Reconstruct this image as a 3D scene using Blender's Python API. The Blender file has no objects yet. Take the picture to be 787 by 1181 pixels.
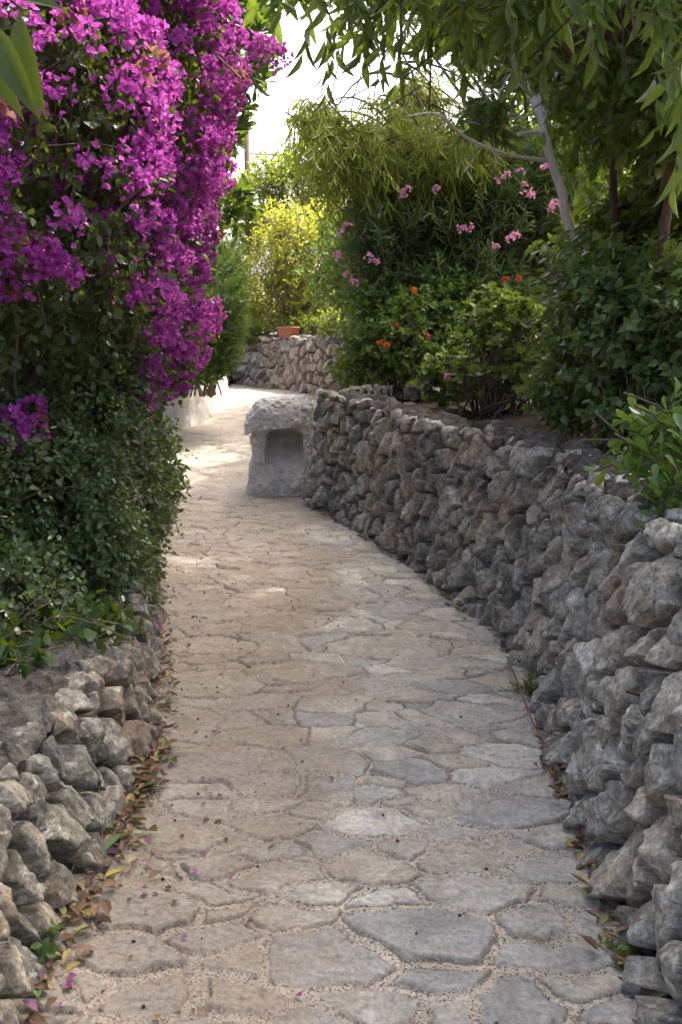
import bpy, math, numpy as np
from mathutils import Vector
R = math.radians
SC = bpy.context.scene
COL = SC.collection

# ------------------------------------------------------------------ camera, sky, sun, exposure
CAMZ, TH, F, CX, CY = 1.6, R(10.4), 1148.2, 393.5, 590.5
cam = bpy.data.cameras.new('camera')
cam.sensor_fit = 'VERTICAL'; cam.sensor_height = 36; cam.sensor_width = 24; cam.lens = 35
cam.clip_start = 0.05; cam.clip_end = 2000
camo = bpy.data.objects.new('camera', cam); COL.objects.link(camo)
camo.location = (0, 0, CAMZ); camo.rotation_euler = (R(90) - TH, 0, 0)
SC.camera = camo

SUN_AZ, SUN_EL = R(42), R(56)          # azimuth measured from +Y (ahead) towards +X (right)
w = bpy.data.worlds.new('World'); SC.world = w; w.use_nodes = True
nt = w.node_tree; nt.nodes.clear()
sky = nt.nodes.new('ShaderNodeTexSky'); sky.sky_type = 'NISHITA'; sky.sun_disc = False
sky.sun_elevation = SUN_EL; sky.sun_rotation = SUN_AZ; sky.air_density = .55; sky.dust_density = 8.0; sky.ozone_density = .4
bg = nt.nodes.new('ShaderNodeBackground'); bg.inputs['Strength'].default_value = 0.15
out = nt.nodes.new('ShaderNodeOutputWorld')
nt.links.new(sky.outputs[0], bg.inputs[0]); nt.links.new(bg.outputs[0], out.inputs[0])
sl = bpy.data.lights.new('sun', 'SUN'); sl.energy = 2.1; sl.angle = R(0.5); sl.color = (1, .94, .84)
so = bpy.data.objects.new('sun', sl); COL.objects.link(so); so.location = (8, 10, 14)
sd = Vector((math.sin(SUN_AZ) * math.cos(SUN_EL), math.cos(SUN_AZ) * math.cos(SUN_EL), math.sin(SUN_EL)))
so.rotation_euler = sd.to_track_quat('Z', 'Y').to_euler()
vs = SC.view_settings
SC.display_settings.display_device = 'sRGB'
vs.view_transform = 'Standard'; vs.look = 'None'; vs.gamma = 1; vs.use_curve_mapping = False
vs.exposure = 2.3
SC.render.engine = 'CYCLES'
SC.cycles.use_denoising = True; SC.cycles.denoising_prefilter = 'FAST'
SC.cycles.max_bounces = 7; SC.cycles.diffuse_bounces = 4; SC.cycles.transmission_bounces = 4; SC.cycles.glossy_bounces = 2
SC.cycles.sample_clamp_indirect = 6

# ------------------------------------------------------------------ numeric helpers
def rng_(s): return np.random.default_rng(s)
def sstep(a, b, x):
    t = np.clip((x - a) / (b - a), 0, 1); return t * t * (3 - 2 * t)
def _hash(ix, iy, iz, seed):
    h = (ix * 374761393 + iy * 668265263 + iz * 1440662683 + seed * 974634321) & 0xFFFFFFFF
    h = ((h ^ (h >> 13)) * 1274126177) & 0xFFFFFFFF
    h = ((h ^ (h >> 15)) * 2246822519) & 0xFFFFFFFF
    return ((h ^ (h >> 16)) & 0xFFFFFFFF) / 4294967295.0 * 2 - 1
def vnoise(x, y, z=None, seed=0):
    x = np.asarray(x, float); y = np.asarray(y, float)
    ix = np.floor(x).astype(np.int64); iy = np.floor(y).astype(np.int64)
    fx = x - ix; fy = y - iy
    fx = fx**3 * (fx * (fx * 6 - 15) + 10); fy = fy**3 * (fy * (fy * 6 - 15) + 10)
    def plane(iz):
        a = _hash(ix, iy, iz, seed); b = _hash(ix + 1, iy, iz, seed)
        c = _hash(ix, iy + 1, iz, seed); d = _hash(ix + 1, iy + 1, iz, seed)
        return (a + (b - a) * fx) * (1 - fy) + (c + (d - c) * fx) * fy
    if z is None: return plane(np.zeros_like(ix))
    z = np.asarray(z, float); iz = np.floor(z).astype(np.int64); fz = z - iz
    fz = fz**3 * (fz * (fz * 6 - 15) + 10)
    return plane(iz) * (1 - fz) + plane(iz + 1) * fz
def fbm(x, y, z=None, oct=4, seed=0, gain=.5):
    a = 1.; f = 1.; s = 0
    for o in range(oct):
        s = s + a * vnoise(x * f + 13.7 * o, y * f - 7.3 * o, None if z is None else z * f, seed + o); a *= gain; f *= 2.03
    return s
def ridged(x, y, oct=4, seed=0):
    a = 1.; f = 1.; s = 0
    for o in range(oct):
        s = s + a * (1 - np.abs(vnoise(x * f + 5.1 * o, y * f + 3.7 * o, None, seed + o)) * 2); a *= .5; f *= 2.1
    return s
def lnoise(x, y, seed=0):
    """piecewise-linear noise on a triangular lattice: flat facets with sharp creases"""
    k = (x + y) * .36602540378; u = x + k; v = y + k; iu = np.floor(u).astype(np.int64); iv = np.floor(v).astype(np.int64); fu = u - iu; fv = v - iv
    z = np.zeros_like(iu); a = _hash(iu, iv, z, seed); d = _hash(iu + 1, iv + 1, z, seed); b = _hash(iu + 1, iv, z, seed); c = _hash(iu, iv + 1, z, seed)
    return np.where(fu > fv, a * (1 - fu) + b * (fu - fv) + d * fv, a * (1 - fv) + c * (fv - fu) + d * fu)
def nrm(v): return v / np.maximum(np.linalg.norm(v, axis=-1, keepdims=True), 1e-9)

def ray(px, py):
    dx = (px - CX) / F; du = (CY - py) / F; c, s = math.cos(TH), math.sin(TH)
    return np.array([dx, c + du * s, -s + du * c])
def W(px, py, Y):
    d = ray(px, py); return np.array([0, 0, CAMZ]) + d * (Y / d[1])
def gz(y):
    return .6 * sstep(8, 17, y)
def G(px, py):
    d = ray(px, py); lo, hi = .3, 40.
    for _ in range(50):
        m = (lo + hi) / 2
        if CAMZ + d[2] / d[1] * m > gz(m): lo = m
        else: hi = m
    return np.array([d[0] / d[1] * lo, lo, float(gz(lo))])
def PIX(P):
    P = np.asarray(P); c, s = math.cos(TH), math.sin(TH)
    y = P[..., 1]; z = P[..., 2] - CAMZ
    dep = y * c - z * s; up = y * s + z * c
    dep = np.where(dep < .05, .05, dep)
    return CX + F * P[..., 0] / dep, CY - F * up / dep, dep
def inpoly(x, y, poly):
    x = np.asarray(x); r = np.zeros(x.shape, bool); n = len(poly)
    for i in range(n):
        x1, y1 = poly[i]; x2, y2 = poly[(i + 1) % n]
        if y1 == y2: continue
        c = ((y1 > y) != (y2 > y)) & (x < (x2 - x1) * (y - y1) / (y2 - y1) + x1)
        r ^= c
    return r
def crom(pts, n):
    pts = np.array(pts, float); P = np.vstack([2 * pts[0] - pts[1], pts, 2 * pts[-1] - pts[-2]])
    o = []
    for i in range(1, len(P) - 2):
        t = np.linspace(0, 1, n, endpoint=False)[:, None]
        a, b, c, d = P[i - 1], P[i], P[i + 1], P[i + 2]
        o.append(.5 * (2 * b + (c - a) * t + (2 * a - 5 * b + 4 * c - d) * t**2 + (3 * b - a - 3 * c + d) * t**3))
    return np.vstack(o + [pts[-1:]])
class Curve2:
    """polyline in plan, arc-length parametrised"""
    def __init__(s, pts, n=16, smooth=5):
        c = crom(np.array(pts)[:, :2], n)
        L = np.r_[0, np.cumsum(np.linalg.norm(np.diff(c, axis=0), axis=1))]
        u = np.linspace(0, L[-1], max(40, int(L[-1] / .03)))
        c = np.c_[np.interp(u, L, c[:, 0]), np.interp(u, L, c[:, 1])]
        for _ in range(smooth):
            c[1:-1] = c[1:-1] * .5 + (c[:-2] + c[2:]) * .25
        s.c = c; s.L = np.r_[0, np.cumsum(np.linalg.norm(np.diff(c, axis=0), axis=1))]; s.len = s.L[-1]
        t = nrm(np.gradient(c, axis=0))
        for _ in range(6): t[1:-1] = t[1:-1] * .5 + (t[:-2] + t[2:]) * .25
        s.t = nrm(t)
    def at(s, u):
        p = np.c_[np.interp(u, s.L, s.c[:, 0]), np.interp(u, s.L, s.c[:, 1])]
        t = nrm(np.c_[np.interp(u, s.L, s.t[:, 0]), np.interp(u, s.L, s.t[:, 1])])
        return p, t

# ------------------------------------------------------------------ object helpers
def tag(o, label=None, cat=None, group=None, kind=None):
    if label: o['label'] = label
    if cat: o['category'] = cat
    if group: o['group'] = group
    if kind: o['kind'] = kind
    return o
def thing(name, label, cat, loc, group=None):
    o = bpy.data.objects.new(name, None); COL.objects.link(o); o.location = tuple(float(v) for v in loc)
    o.empty_display_size = .1
    return tag(o, label, cat, group)
def mesh_obj(name, V, Fq, mat, parent=None, attrs=None, smooth=False, tris=None, origin=None):
    V = np.asarray(V, float)
    if parent is not None: off = np.array(parent['_o'] if '_o' in parent else parent.location)
    elif origin is not None: off = np.array(origin, float)
    else: off = np.zeros(3)
    me = bpy.data.meshes.new(name)
    nv = len(V); Fq = np.asarray(Fq, np.int32).reshape(-1, 4) if Fq is not None and len(Fq) else np.zeros((0, 4), np.int32)
    Ft = np.asarray(tris, np.int32).reshape(-1, 3) if tris is not None and len(tris) else np.zeros((0, 3), np.int32)
    me.vertices.add(nv); me.vertices.foreach_set('co', (V - off).astype(np.float32).ravel())
    nl = Fq.size + Ft.size
    me.loops.add(nl); me.loops.foreach_set('vertex_index', np.r_[Fq.ravel(), Ft.ravel()].astype(np.int32))
    npol = len(Fq) + len(Ft); me.polygons.add(npol)
    st = np.r_[np.arange(len(Fq)) * 4, Fq.size + np.arange(len(Ft)) * 3].astype(np.int32)
    me.polygons.foreach_set('loop_start', st)
    if smooth: me.polygons.foreach_set('use_smooth', np.ones(npol, bool))
    me.update(calc_edges=True); me.validate()
    for k, a in (attrs or {}).items():
        at = me.attributes.new(k, 'FLOAT', 'POINT'); at.data.foreach_set('value', np.asarray(a, np.float32))
    if mat: me.materials.append(mat)
    o = bpy.data.objects.new(name, me); COL.objects.link(o)
    if parent is not None: o.parent = parent
    else: o.location = tuple(off)
    return o
def grid_faces(nr, nc, keep=None):
    i = np.arange(nr - 1)[:, None] * nc + np.arange(nc - 1)[None, :]
    f = np.stack([i, i + 1, i + nc + 1, i + nc], -1).reshape(-1, 4)
    if keep is not None: f = f[keep.ravel()]
    return f
class Geo:
    """collects quads and triangles for one mesh"""
    def __init__(s): s.V = []; s.Q = []; s.T = []; s.r = []; s.n = 0
    def add(s, V, Q=None, T=None, r=None):
        V = np.asarray(V, float)
        if Q is not None and len(Q): s.Q.append(np.asarray(Q) + s.n)
        if T is not None and len(T): s.T.append(np.asarray(T) + s.n)
        s.V.append(V); s.r.append(np.full(len(V), .5) if r is None else np.broadcast_to(r, (len(V),))); s.n += len(V)
    def tube(s, P, rad, k=6, r=None, cap=True):
        P = np.asarray(P, float); rad = np.broadcast_to(rad, (len(P),)); t = nrm(np.gradient(P, axis=0))
        ref = np.array([.31, .77, .55]); u = nrm(np.cross(t, ref)); v = np.cross(t, u)
        a = np.linspace(0, 2 * np.pi, k, endpoint=False)
        ring = P[:, None] + rad[:, None, None] * (u[:, None] * np.cos(a)[None, :, None] + v[:, None] * np.sin(a)[None, :, None])
        n = len(P); i = np.arange(n - 1)[:, None] * k + np.arange(k)[None]; j = np.arange(n - 1)[:, None] * k + (np.arange(k) + 1)[None] % k
        Q = np.stack([i, j, j + k, i + k], -1).reshape(-1, 4)
        V = ring.reshape(-1, 3); T = None
        if cap:
            V = np.vstack([V, P[0], P[-1]]); a_ = np.arange(k); b_ = (a_ + 1) % k
            T = np.vstack([np.c_[b_, a_, np.full(k, n * k)], np.c_[a_ + (n - 1) * k, b_ + (n - 1) * k, np.full(k, n * k + 1)]])
        s.add(V, Q, T, r)
    def build(s, name, mat, parent=None, smooth=False, origin=None):
        return mesh_obj(name, np.vstack(s.V), np.vstack(s.Q) if s.Q else None, mat, parent, {'rnd': np.concatenate(s.r)}, smooth,
                        np.vstack(s.T) if s.T else None, origin)

# ------------------------------------------------------------------ materials
class NB:
    def __init__(s, name):
        s.m = bpy.data.materials.new(name); s.m.use_nodes = True; s.t = s.m.node_tree; s.t.nodes.clear()
        s.o = s.n('ShaderNodeOutputMaterial'); s.tc = s.n('ShaderNodeTexCoord').outputs['Object']
    def n(s, t, **k):
        x = s.t.nodes.new(t)
        for a, b in k.items(): setattr(x, a, b)
        return x
    def l(s, a, b): s.t.links.new(a, b)
    def inp(s, node, key, v):
        if isinstance(v, bpy.types.NodeSocket): s.l(v, node.inputs[key])
        else: node.inputs[key].default_value = v
    def noise(s, scale, detail=4, rough=.6, vec=None, dist=0, out=0):
        x = s.n('ShaderNodeTexNoise'); x.inputs['Scale'].default_value = scale; x.inputs['Detail'].default_value = detail
        x.inputs['Roughness'].default_value = rough; x.inputs['Distortion'].default_value = dist
        s.l(vec or s.tc, x.inputs['Vector']); return x.outputs[out]
    def voro(s, scale, feat='F1', vec=None, out='Distance', rand=1):
        x = s.n('ShaderNodeTexVoronoi', feature=feat); x.inputs['Scale'].default_value = scale; x.inputs['Randomness'].default_value = rand
        s.l(vec or s.tc, x.inputs['Vector']); return x.outputs[out]
    def map(s, scale=(1, 1, 1), rot=(0, 0, 0)):
        x = s.n('ShaderNodeMapping'); x.inputs['Scale'].default_value = scale; x.inputs['Rotation'].default_value = rot
        s.l(s.tc, x.inputs['Vector']); return x.outputs[0]
    def ramp(s, f, stops, interp='LINEAR'):
        x = s.n('ShaderNodeValToRGB'); e = x.color_ramp; e.interpolation = interp
        while len(e.elements) < len(stops): e.elements.new(.5)
        for el, (p, c) in zip(e.elements, stops):
            el.position = p; el.color = (c, c, c, 1) if not isinstance(c, tuple) else (*c, 1)
        s.l(f, x.inputs[0]); return x.outputs[0]
    def mix(s, f, a, b, mode='MIX'):
        x = s.n('ShaderNodeMix', data_type='RGBA', blend_type=mode)
        s.inp(x, 0, f)
        for k, v in ((6, a), (7, b)):
            s.inp(x, k, v if isinstance(v, bpy.types.NodeSocket) else (*v, 1))
        return x.outputs[2]
    def math(s, op, a, b=0., c=0.):
        x = s.n('ShaderNodeMath', operation=op)
        for i, v in enumerate((a, b, c)): s.inp(x, i, v)
        return x.outputs[0]
    def attr(s, name): return s.n('ShaderNodeAttribute', attribute_name=name).outputs['Fac']
    def bump(s, h, strength, dist, nxt=None):
        x = s.n('ShaderNodeBump'); x.inputs['Strength'].default_value = strength; x.inputs['Distance'].default_value = dist
        s.l(h, x.inputs['Height'])
        if nxt is not None: s.l(nxt, x.inputs['Normal'])
        return x.outputs[0]
    def bsdf(s, col, rough=.8, spec=.3, normal=None):
        x = s.n('ShaderNodeBsdfPrincipled'); s.inp(x, 'Base Color', col if isinstance(col, bpy.types.NodeSocket) else (*col, 1))
        s.inp(x, 'Roughness', rough); x.inputs['Specular IOR Level'].default_value = spec
        if normal is not None: s.l(normal, x.inputs['Normal'])
        return x.outputs[0]
    def done(s, sh): s.l(sh, s.o.inputs[0]); return s.m

def leaf_mat(name, stops, rough=.45, trans=.35, tcol=None, spec=.4, blotch=.25):
    b = NB(name); r = b.attr('rnd')
    c = b.ramp(r, stops)
    n = b.noise(9, 3)
    c = b.mix(b.math('MULTIPLY', b.ramp(n, [(.35, 0.), (.7, 1.)]), blotch), c, (.9, .85, .5), 'MULTIPLY')
    d = b.bsdf(c, rough, spec)
    t = b.n('ShaderNodeBsdfTranslucent')
    tc = b.mix(.75, c, tcol or (.30, .42, .03))
    b.l(tc, t.inputs['Color'])
    m = b.n('ShaderNodeMixShader'); m.inputs[0].default_value = trans; b.l(d, m.inputs[1]); b.l(t.outputs[0], m.inputs[2])
    return b.done(m.outputs[0])

def mat_wallstone(name, lo, mid, hi, ochre=(.30, .21, .13), och_amt=.45, earth=(.065, .05, .034)):
    b = NB(name); r = b.attr('rnd'); j = b.attr('joint')
    n1 = b.noise(6.5, 10, .78, dist=.9); n2 = b.noise(55, 8, .8); n3 = b.noise(2.3, 4, .6)
    c = b.ramp(n1, [(.37, lo), (.5, mid), (.63, hi)])
    c = b.mix(.85, c, b.ramp(r, [(0, (.55, .55, .56)), (.3, (.85, .84, .82)), (.6, (1.0, .96, .91)), (.8, (1.03, .94, .84)), (1, (1.35, 1.33, 1.3))]), 'MULTIPLY')
    om = b.math('MULTIPLY', b.ramp(n3, [(.5, 0.), (.62, 1.)]), och_amt)
    c = b.mix(om, c, ochre)
    c = b.mix(.6, c, b.ramp(n2, [(.41, .4), (.5, 1.), (.59, 1.4)]), 'MULTIPLY')
    # pale lichen blotches and dark weathering streaks
    v = b.noise(15, 5, .75, dist=1.2)
    c = b.mix(b.ramp(v, [(.56, 0.), (.64, .6)]), c, (.56, .54, .49))
    dk = b.noise(11, 6, .7, b.map((1, 1, .35)), dist=.5)
    c = b.mix(b.ramp(dk, [(.55, 0.), (.64, .6)]), c, (.085, .08, .072))
    c = b.mix(b.ramp(j, [(0.1, .85), (.5, 0.)]), c, earth)
    fine = b.noise(160, 5, .7); mid_ = b.noise(34, 8, .75, dist=.8)
    nn = b.bump(mid_, .45, .012); nn = b.bump(fine, .5, .003, nn)
    return b.done(b.bsdf(c, .92, .2, nn))

def mat_path():
    b = NB('flagstone'); r = b.attr('rnd'); mo = b.attr('mortar')
    n1 = b.noise(6, 10, .76, dist=.8); n2 = b.noise(60, 8, .8); n3 = b.noise(1.1, 4, .55)
    sep = b.n('ShaderNodeSeparateXYZ'); b.l(b.tc, sep.inputs[0])
    col = b.ramp(r, [(0, (.36, .365, .335)), (.22, (.45, .45, .40)), (.45, (.475, .455, .375)), (.62, (.44, .405, .325)), (.8, (.53, .52, .44)), (1, (.58, .575, .505))])
    col = b.mix(.75, col, b.ramp(n1, [(.36, .6), (.5, .97), (.64, 1.28)]), 'MULTIPLY')
    bl = b.noise(9, 7, .7, dist=1.0)
    col = b.mix(b.ramp(bl, [(.54, 0.), (.66, .4)]), col, (.42, .30, .20))
    bl2 = b.noise(7, 8, .72, b.map((1, 1.6, 1), (0, 0, .4)), dist=1.4)
    col = b.mix(b.ramp(bl2, [(.55, 0.), (.65, .5)]), col, (.21, .195, .175))
    col = b.mix(b.ramp(b.noise(14, 6, .7, dist=.6), [(.6, 0.), (.72, .5)]), col, (.56, .53, .48))
    # brown earth trodden along the left-hand side and into hollows
    xm = b.math('ADD', b.math('MULTIPLY', sep.outputs[0], -1.1), b.math('MULTIPLY', n3, 1.7))
    em = b.ramp(xm, [(.75, 0.), (1.45, .55)])
    col = b.mix(em, col, (.25, .19, .13))
    col = b.mix(.8, col, b.ramp(n2, [(.40, .65), (.5, 1.), (.60, 1.2)]), 'MULTIPLY')
    # cream mortar full of coarse sand grains
    g = b.voro(210, out='Color'); sg = b.n('ShaderNodeSeparateXYZ'); b.l(g, sg.inputs[0])
    mc = b.ramp(sg.outputs[0], [(0., (.10, .085, .065)), (.16, (.26, .22, .17)), (.36, (.50, .44, .35)), (.8, (.60, .54, .44)), (1, (.70, .65, .56))])
    mc = b.mix(.7, mc, b.ramp(b.noise(6, 5), [(.3, .62), (.7, 1.15)]), 'MULTIPLY')
    mc = b.mix(b.math('MULTIPLY', em, .7), mc, (.22, .165, .115))
    mm = b.math('ADD', mo, b.math('MULTIPLY', b.math('SUBTRACT', b.noise(60, 4, .7), .5), .9))
    c = b.mix(b.ramp(mm, [(.38, 0.), (.62, 1.)]), col, mc)
    # thin shadow line along the stone edges, painted dark into the colour
    edge_shade = b.attr('edge')
    c = b.mix(b.math('MULTIPLY', edge_shade, .75), c, (.12, .10, .078))
    fine = b.noise(190, 4, .7); layer = b.noise(16, 9, .72, b.map((1, 2.2, 1), (0, 0, .3)), dist=1.3)
    nn = b.bump(layer, .9, .018); nn = b.bump(fine, .6, .004, nn)
    grain = b.math('MULTIPLY', b.voro(210), mo)
    nn = b.bump(grain, .6, .004, nn)
    return b.done(b.bsdf(c, b.ramp(n2, [(.3, .62), (.7, .85)]), .3, nn))

def mat_rough(name, a, c2, scale=6, bump=.6, bdist=.01, rough=.9, stain=None):
    b = NB(name); n = b.noise(scale, 7, .65, dist=.4); f = b.noise(scale * 14, 6, .7)
    c = b.ramp(n, [(.38, a), (.62, c2)])
    c = b.mix(.7, c, b.ramp(f, [(.38, .65), (.62, 1.2)]), 'MULTIPLY')
    if stain: c = b.mix(b.ramp(b.noise(scale * .6, 6, .7, dist=1), [(.52, 0.), (.7, .7)]), c, stain)
    nn = b.bump(f, bump, bdist); nn = b.bump(b.noise(scale * 4, 4), bump, bdist * 2, nn)
    return b.done(b.bsdf(c, rough, .25, nn))

def mat_bark(name, a, c2, sc=(14, 14, 3)):
    b = NB(name); n = b.noise(2.5, 7, .7, b.map(sc)); c = b.ramp(n, [(.32, a), (.68, c2)])
    return b.done(b.bsdf(c, .9, .2, b.bump(n, .6, .01)))

M = {}
M['wall_right'] = mat_wallstone('grey_limestone', (.105, .102, .085), (.29, .285, .24), (.57, .555, .48), och_amt=.35)
M['wall_left'] = mat_wallstone('brown_grey_limestone', (.072, .068, .054), (.185, .176, .142), (.40, .385, .315), och_amt=.4)
M['wall_back'] = mat_wallstone('warm_limestone', (.15, .125, .10), (.30, .25, .195), (.46, .40, .32), (.36, .25, .15), .65)
M['path'] = mat_path()
M['mortar'] = mat_rough('mortar_cap', (.08, .074, .06), (.27, .25, .21), 11, 1., .02, stain=(.13, .105, .08))
M['soil'] = mat_rough('soil', (.045, .032, .022), (.12, .085, .058), 7, .9, .02)
M['stucco'] = mat_rough('rough_white_stucco', (.78, .75, .66), (.90, .87, .78), 6, 1., .016, stain=(.42, .37, .30))
M['limewash'] = mat_rough('limewash', (.58, .56, .52), (.72, .71, .68), 5, .5, .006, stain=(.52, .48, .42))
M['terracotta'] = mat_rough('terracotta', (.36, .12, .06), (.46, .17, .09), 6, .3, .004, .75)
M['pole_wood'] = mat_bark('pole_wood', (.13, .09, .06), (.22, .16, .11), (8, 8, 1))
M['bark_pale'] = mat_bark('pale_bark', (.56, .54, .49), (.80, .77, .72))
M['bark_dark'] = mat_bark('dark_bark', (.05, .038, .03), (.15, .105, .08))
M['bark_red'] = mat_bark('reddish_bark', (.10, .06, .04), (.24, .15, .11))
M['twig'] = mat_bark('twig_bark', (.10, .08, .055), (.22, .18, .13))
M['cable'] = mat_rough('cable_rubber', (.02, .02, .022), (.035, .035, .04), 6, .1, .001, .6)

# ------------------------------------------------------------------ leaf machinery
def template(st, fold=.12, curl=.12, pinch=0.03):
    """st: (x, halfwidth) stations -> vertices (n,3) as (along, across, up), quads"""
    V = []; 
    for x, hw in st:
        z = -curl * x * x
        V += [(x, max(hw, pinch * .5), z + fold * hw), (x, 0, z), (x, -max(hw, pinch * .5), z + fold * hw)]
    Q = []
    for i in range(len(st) - 1):
        a = i * 3; Q += [(a, a + 1, a + 4, a + 3), (a + 1, a + 2, a + 5, a + 4)]
    return np.array(V), np.array(Q)
T_OVAL = (np.array([(0, 0, 0), (.32, .5, .12), (.75, .38, .06), (1, 0, -.08), (.75, -.38, .06), (.32, -.5, .12)], float), np.array([(0, 3, 2, 1), (0, 5, 4, 3)]))
T_BRACT = (np.array([(0, 0, 0), (.30, .46, .14), (.66, .44, .20), (1, 0, .10), (.66, -.44, .20), (.30, -.46, .14)], float), np.array([(0, 3, 2, 1), (0, 5, 4, 3)]))
T_NEEDLE = (np.array([(0, .5, 0), (0, -.5, 0), (1, -.25, -.06), (1, .25, -.06)], float), np.array([(0, 1, 2, 3)]))
T_LANCE = template([(0, .03), (.12, .05), (.3, .40), (.52, .5), (.78, .30), (1, .01)], .25, .16)
T_BIG = template([(0, .03), (.08, .05), (.18, .28), (.32, .45), (.48, .5), (.64, .43), (.8, .27), (.92, .1), (1, .01)], .22, .2)
T_LINE = template([(0, .1), (.35, .5), (.75, .38), (1, .02)], .15, .25)
T_PADDLE = template([(0, .06), (.3, .18), (.6, .45), (.82, .5), (.96, .25), (1, .02)], .15, .10)
T_HEART = template([(0, .06), (.14, .1), (.2, .46), (.42, .5), (.75, .27), (1, .01)], .18, .18)

def place(tmpl, B, A, N, L, Wd, r):
    """instances of a leaf: B base, A axis, N approx. normal, L length, Wd width"""
    T, Q = tmpl; A = nrm(A); S = nrm(np.cross(N, A)); N = np.cross(A, S)
    L = np.broadcast_to(L, (len(B),)); Wd = np.broadcast_to(Wd, (len(B),))
    V = (B[:, None] + A[:, None] * (T[None, :, 0:1] * L[:, None, None]) + S[:, None] * (T[None, :, 1:2] * Wd[:, None, None])
         + N[:, None] * (T[None, :, 2:3] * L[:, None, None]))
    nv = len(T); Qs = (Q[None] + (np.arange(len(B)) * nv)[:, None, None]).reshape(-1, 4)
    return V.reshape(-1, 3), Qs, np.repeat(np.broadcast_to(r, (len(B),)), nv)

def shoots(rg, P, D, L, m, tmpl, ll, lw, theta=1.0, droop=.2, up=.6, sj=.3, bend=.2, jit=.25, t0=.05, cr=None):
    """leafy shoots: P bases, D directions, L lengths, m leaves each -> leaf geometry + shoot axes"""
    S = len(P); D = nrm(D); L = np.broadcast_to(L, (S,))
    u = nrm(np.cross(D, rg.normal(size=(S, 3)))); v = np.cross(D, u)
    t = t0 + (1 - t0) * (np.arange(m) + .5)[None] / m + rg.uniform(-.3, .3, (S, m)) / m
    ang = np.arange(m)[None] * 2.4 + rg.uniform(0, 6.28, (S, 1))
    base = P[:, None] + D[:, None] * (L[:, None] * t)[..., None]
    base[..., 2] -= bend * L[:, None] * t**2
    Dl = np.repeat(D[:, None], m, 1).copy(); Dl[..., 2] -= 2 * bend * t; Dl = nrm(Dl)
    rad = u[:, None] * np.cos(ang)[..., None] + v[:, None] * np.sin(ang)[..., None]
    th = (theta * (1.15 - .55 * t))[..., None]
    ax = Dl * np.cos(th) + rad * np.sin(th) + rg.normal(size=(S, m, 3)) * jit; ax[..., 2] -= droop
    n = Dl * np.sin(th) - rad * np.cos(th); n[..., 2] += up; n += rg.normal(size=n.shape) * jit
    B = base.reshape(-1, 3); k = len(B)
    s = 1 + sj * rg.uniform(-1, 1, k)
    if cr is None: cr = rg.uniform(0, 1, S)
    rr = np.clip(.55 * np.repeat(cr, m) + .45 * rg.uniform(0, 1, k), 0, 1)
    return place(tmpl, B, ax.reshape(-1, 3), n.reshape(-1, 3), ll * s, lw * s, rr)

def blob(px, py, Y, rx, ry, rym):
    c = W(px, py, Y); k = Y / F
    return (*c, rx * k, rym, ry * k)
def sample_shell(rg, blobs, n, depth=.35, rough=.22, freq=2.2, cull=.72, bias=None):
    """points spread through the outer layer of a union of ellipsoids, with outward normals"""
    b = np.array(blobs, float); area = (b[:, 3] * b[:, 4] + b[:, 3] * b[:, 5] + b[:, 4] * b[:, 5]); pr = area / area.sum()
    P = []; N = []; got = 0
    while got < n:
        k = int(n * 1.6) + 50; i = rg.choice(len(b), k, p=pr); d = nrm(rg.normal(size=(k, 3)))
        if bias is not None:
            d = nrm(d + np.array(bias)[None] * rg.uniform(0, 1, (k, 1)))
        cc = b[i, :3] + d * b[i, 3:6]
        f = 1 - depth * rg.uniform(0, 1, k)**1.6 + rough * fbm(cc[:, 0] * freq, cc[:, 1] * freq, cc[:, 2] * freq, 3, 5)
        p = b[i, :3] + d * b[i, 3:6] * f[:, None]
        nn = nrm(d / b[i, 3:6])
        q = np.min(np.linalg.norm((p[:, None] - b[None, :, :3]) / b[None, :, 3:6], axis=2) + np.eye(len(b))[i] * 9, axis=1) if len(b) > 1 else np.full(k, 9.)
        ok = q > cull
        P.append(p[ok]); N.append(nn[ok]); got += ok.sum()
    return np.vstack(P)[:n], np.vstack(N)[:n]

def stems_geo(rg, base, tips, r0, r1, g=None, wob=.08, k=5, seg=7, spread=.12):
    g = g or Geo()
    for t in tips:
        b0 = np.array(base) + np.r_[rg.normal(size=2) * spread, 0]; t = np.array(t)
        s = np.linspace(0, 1, seg)[:, None]; mid = (b0 + t) / 2 + np.r_[0, 0, .25 * np.linalg.norm(t - b0)] * .6 + rg.normal(size=3) * wob
        p = (1 - s)**2 * b0 + 2 * s * (1 - s) * mid + s**2 * t + np.r_[0, 0, 0] + rg.normal(size=(seg, 3)) * wob * .15 * np.sin(np.pi * s)
        g.tube(p, np.linspace(r0, r1, seg), k)
    return g

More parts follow.
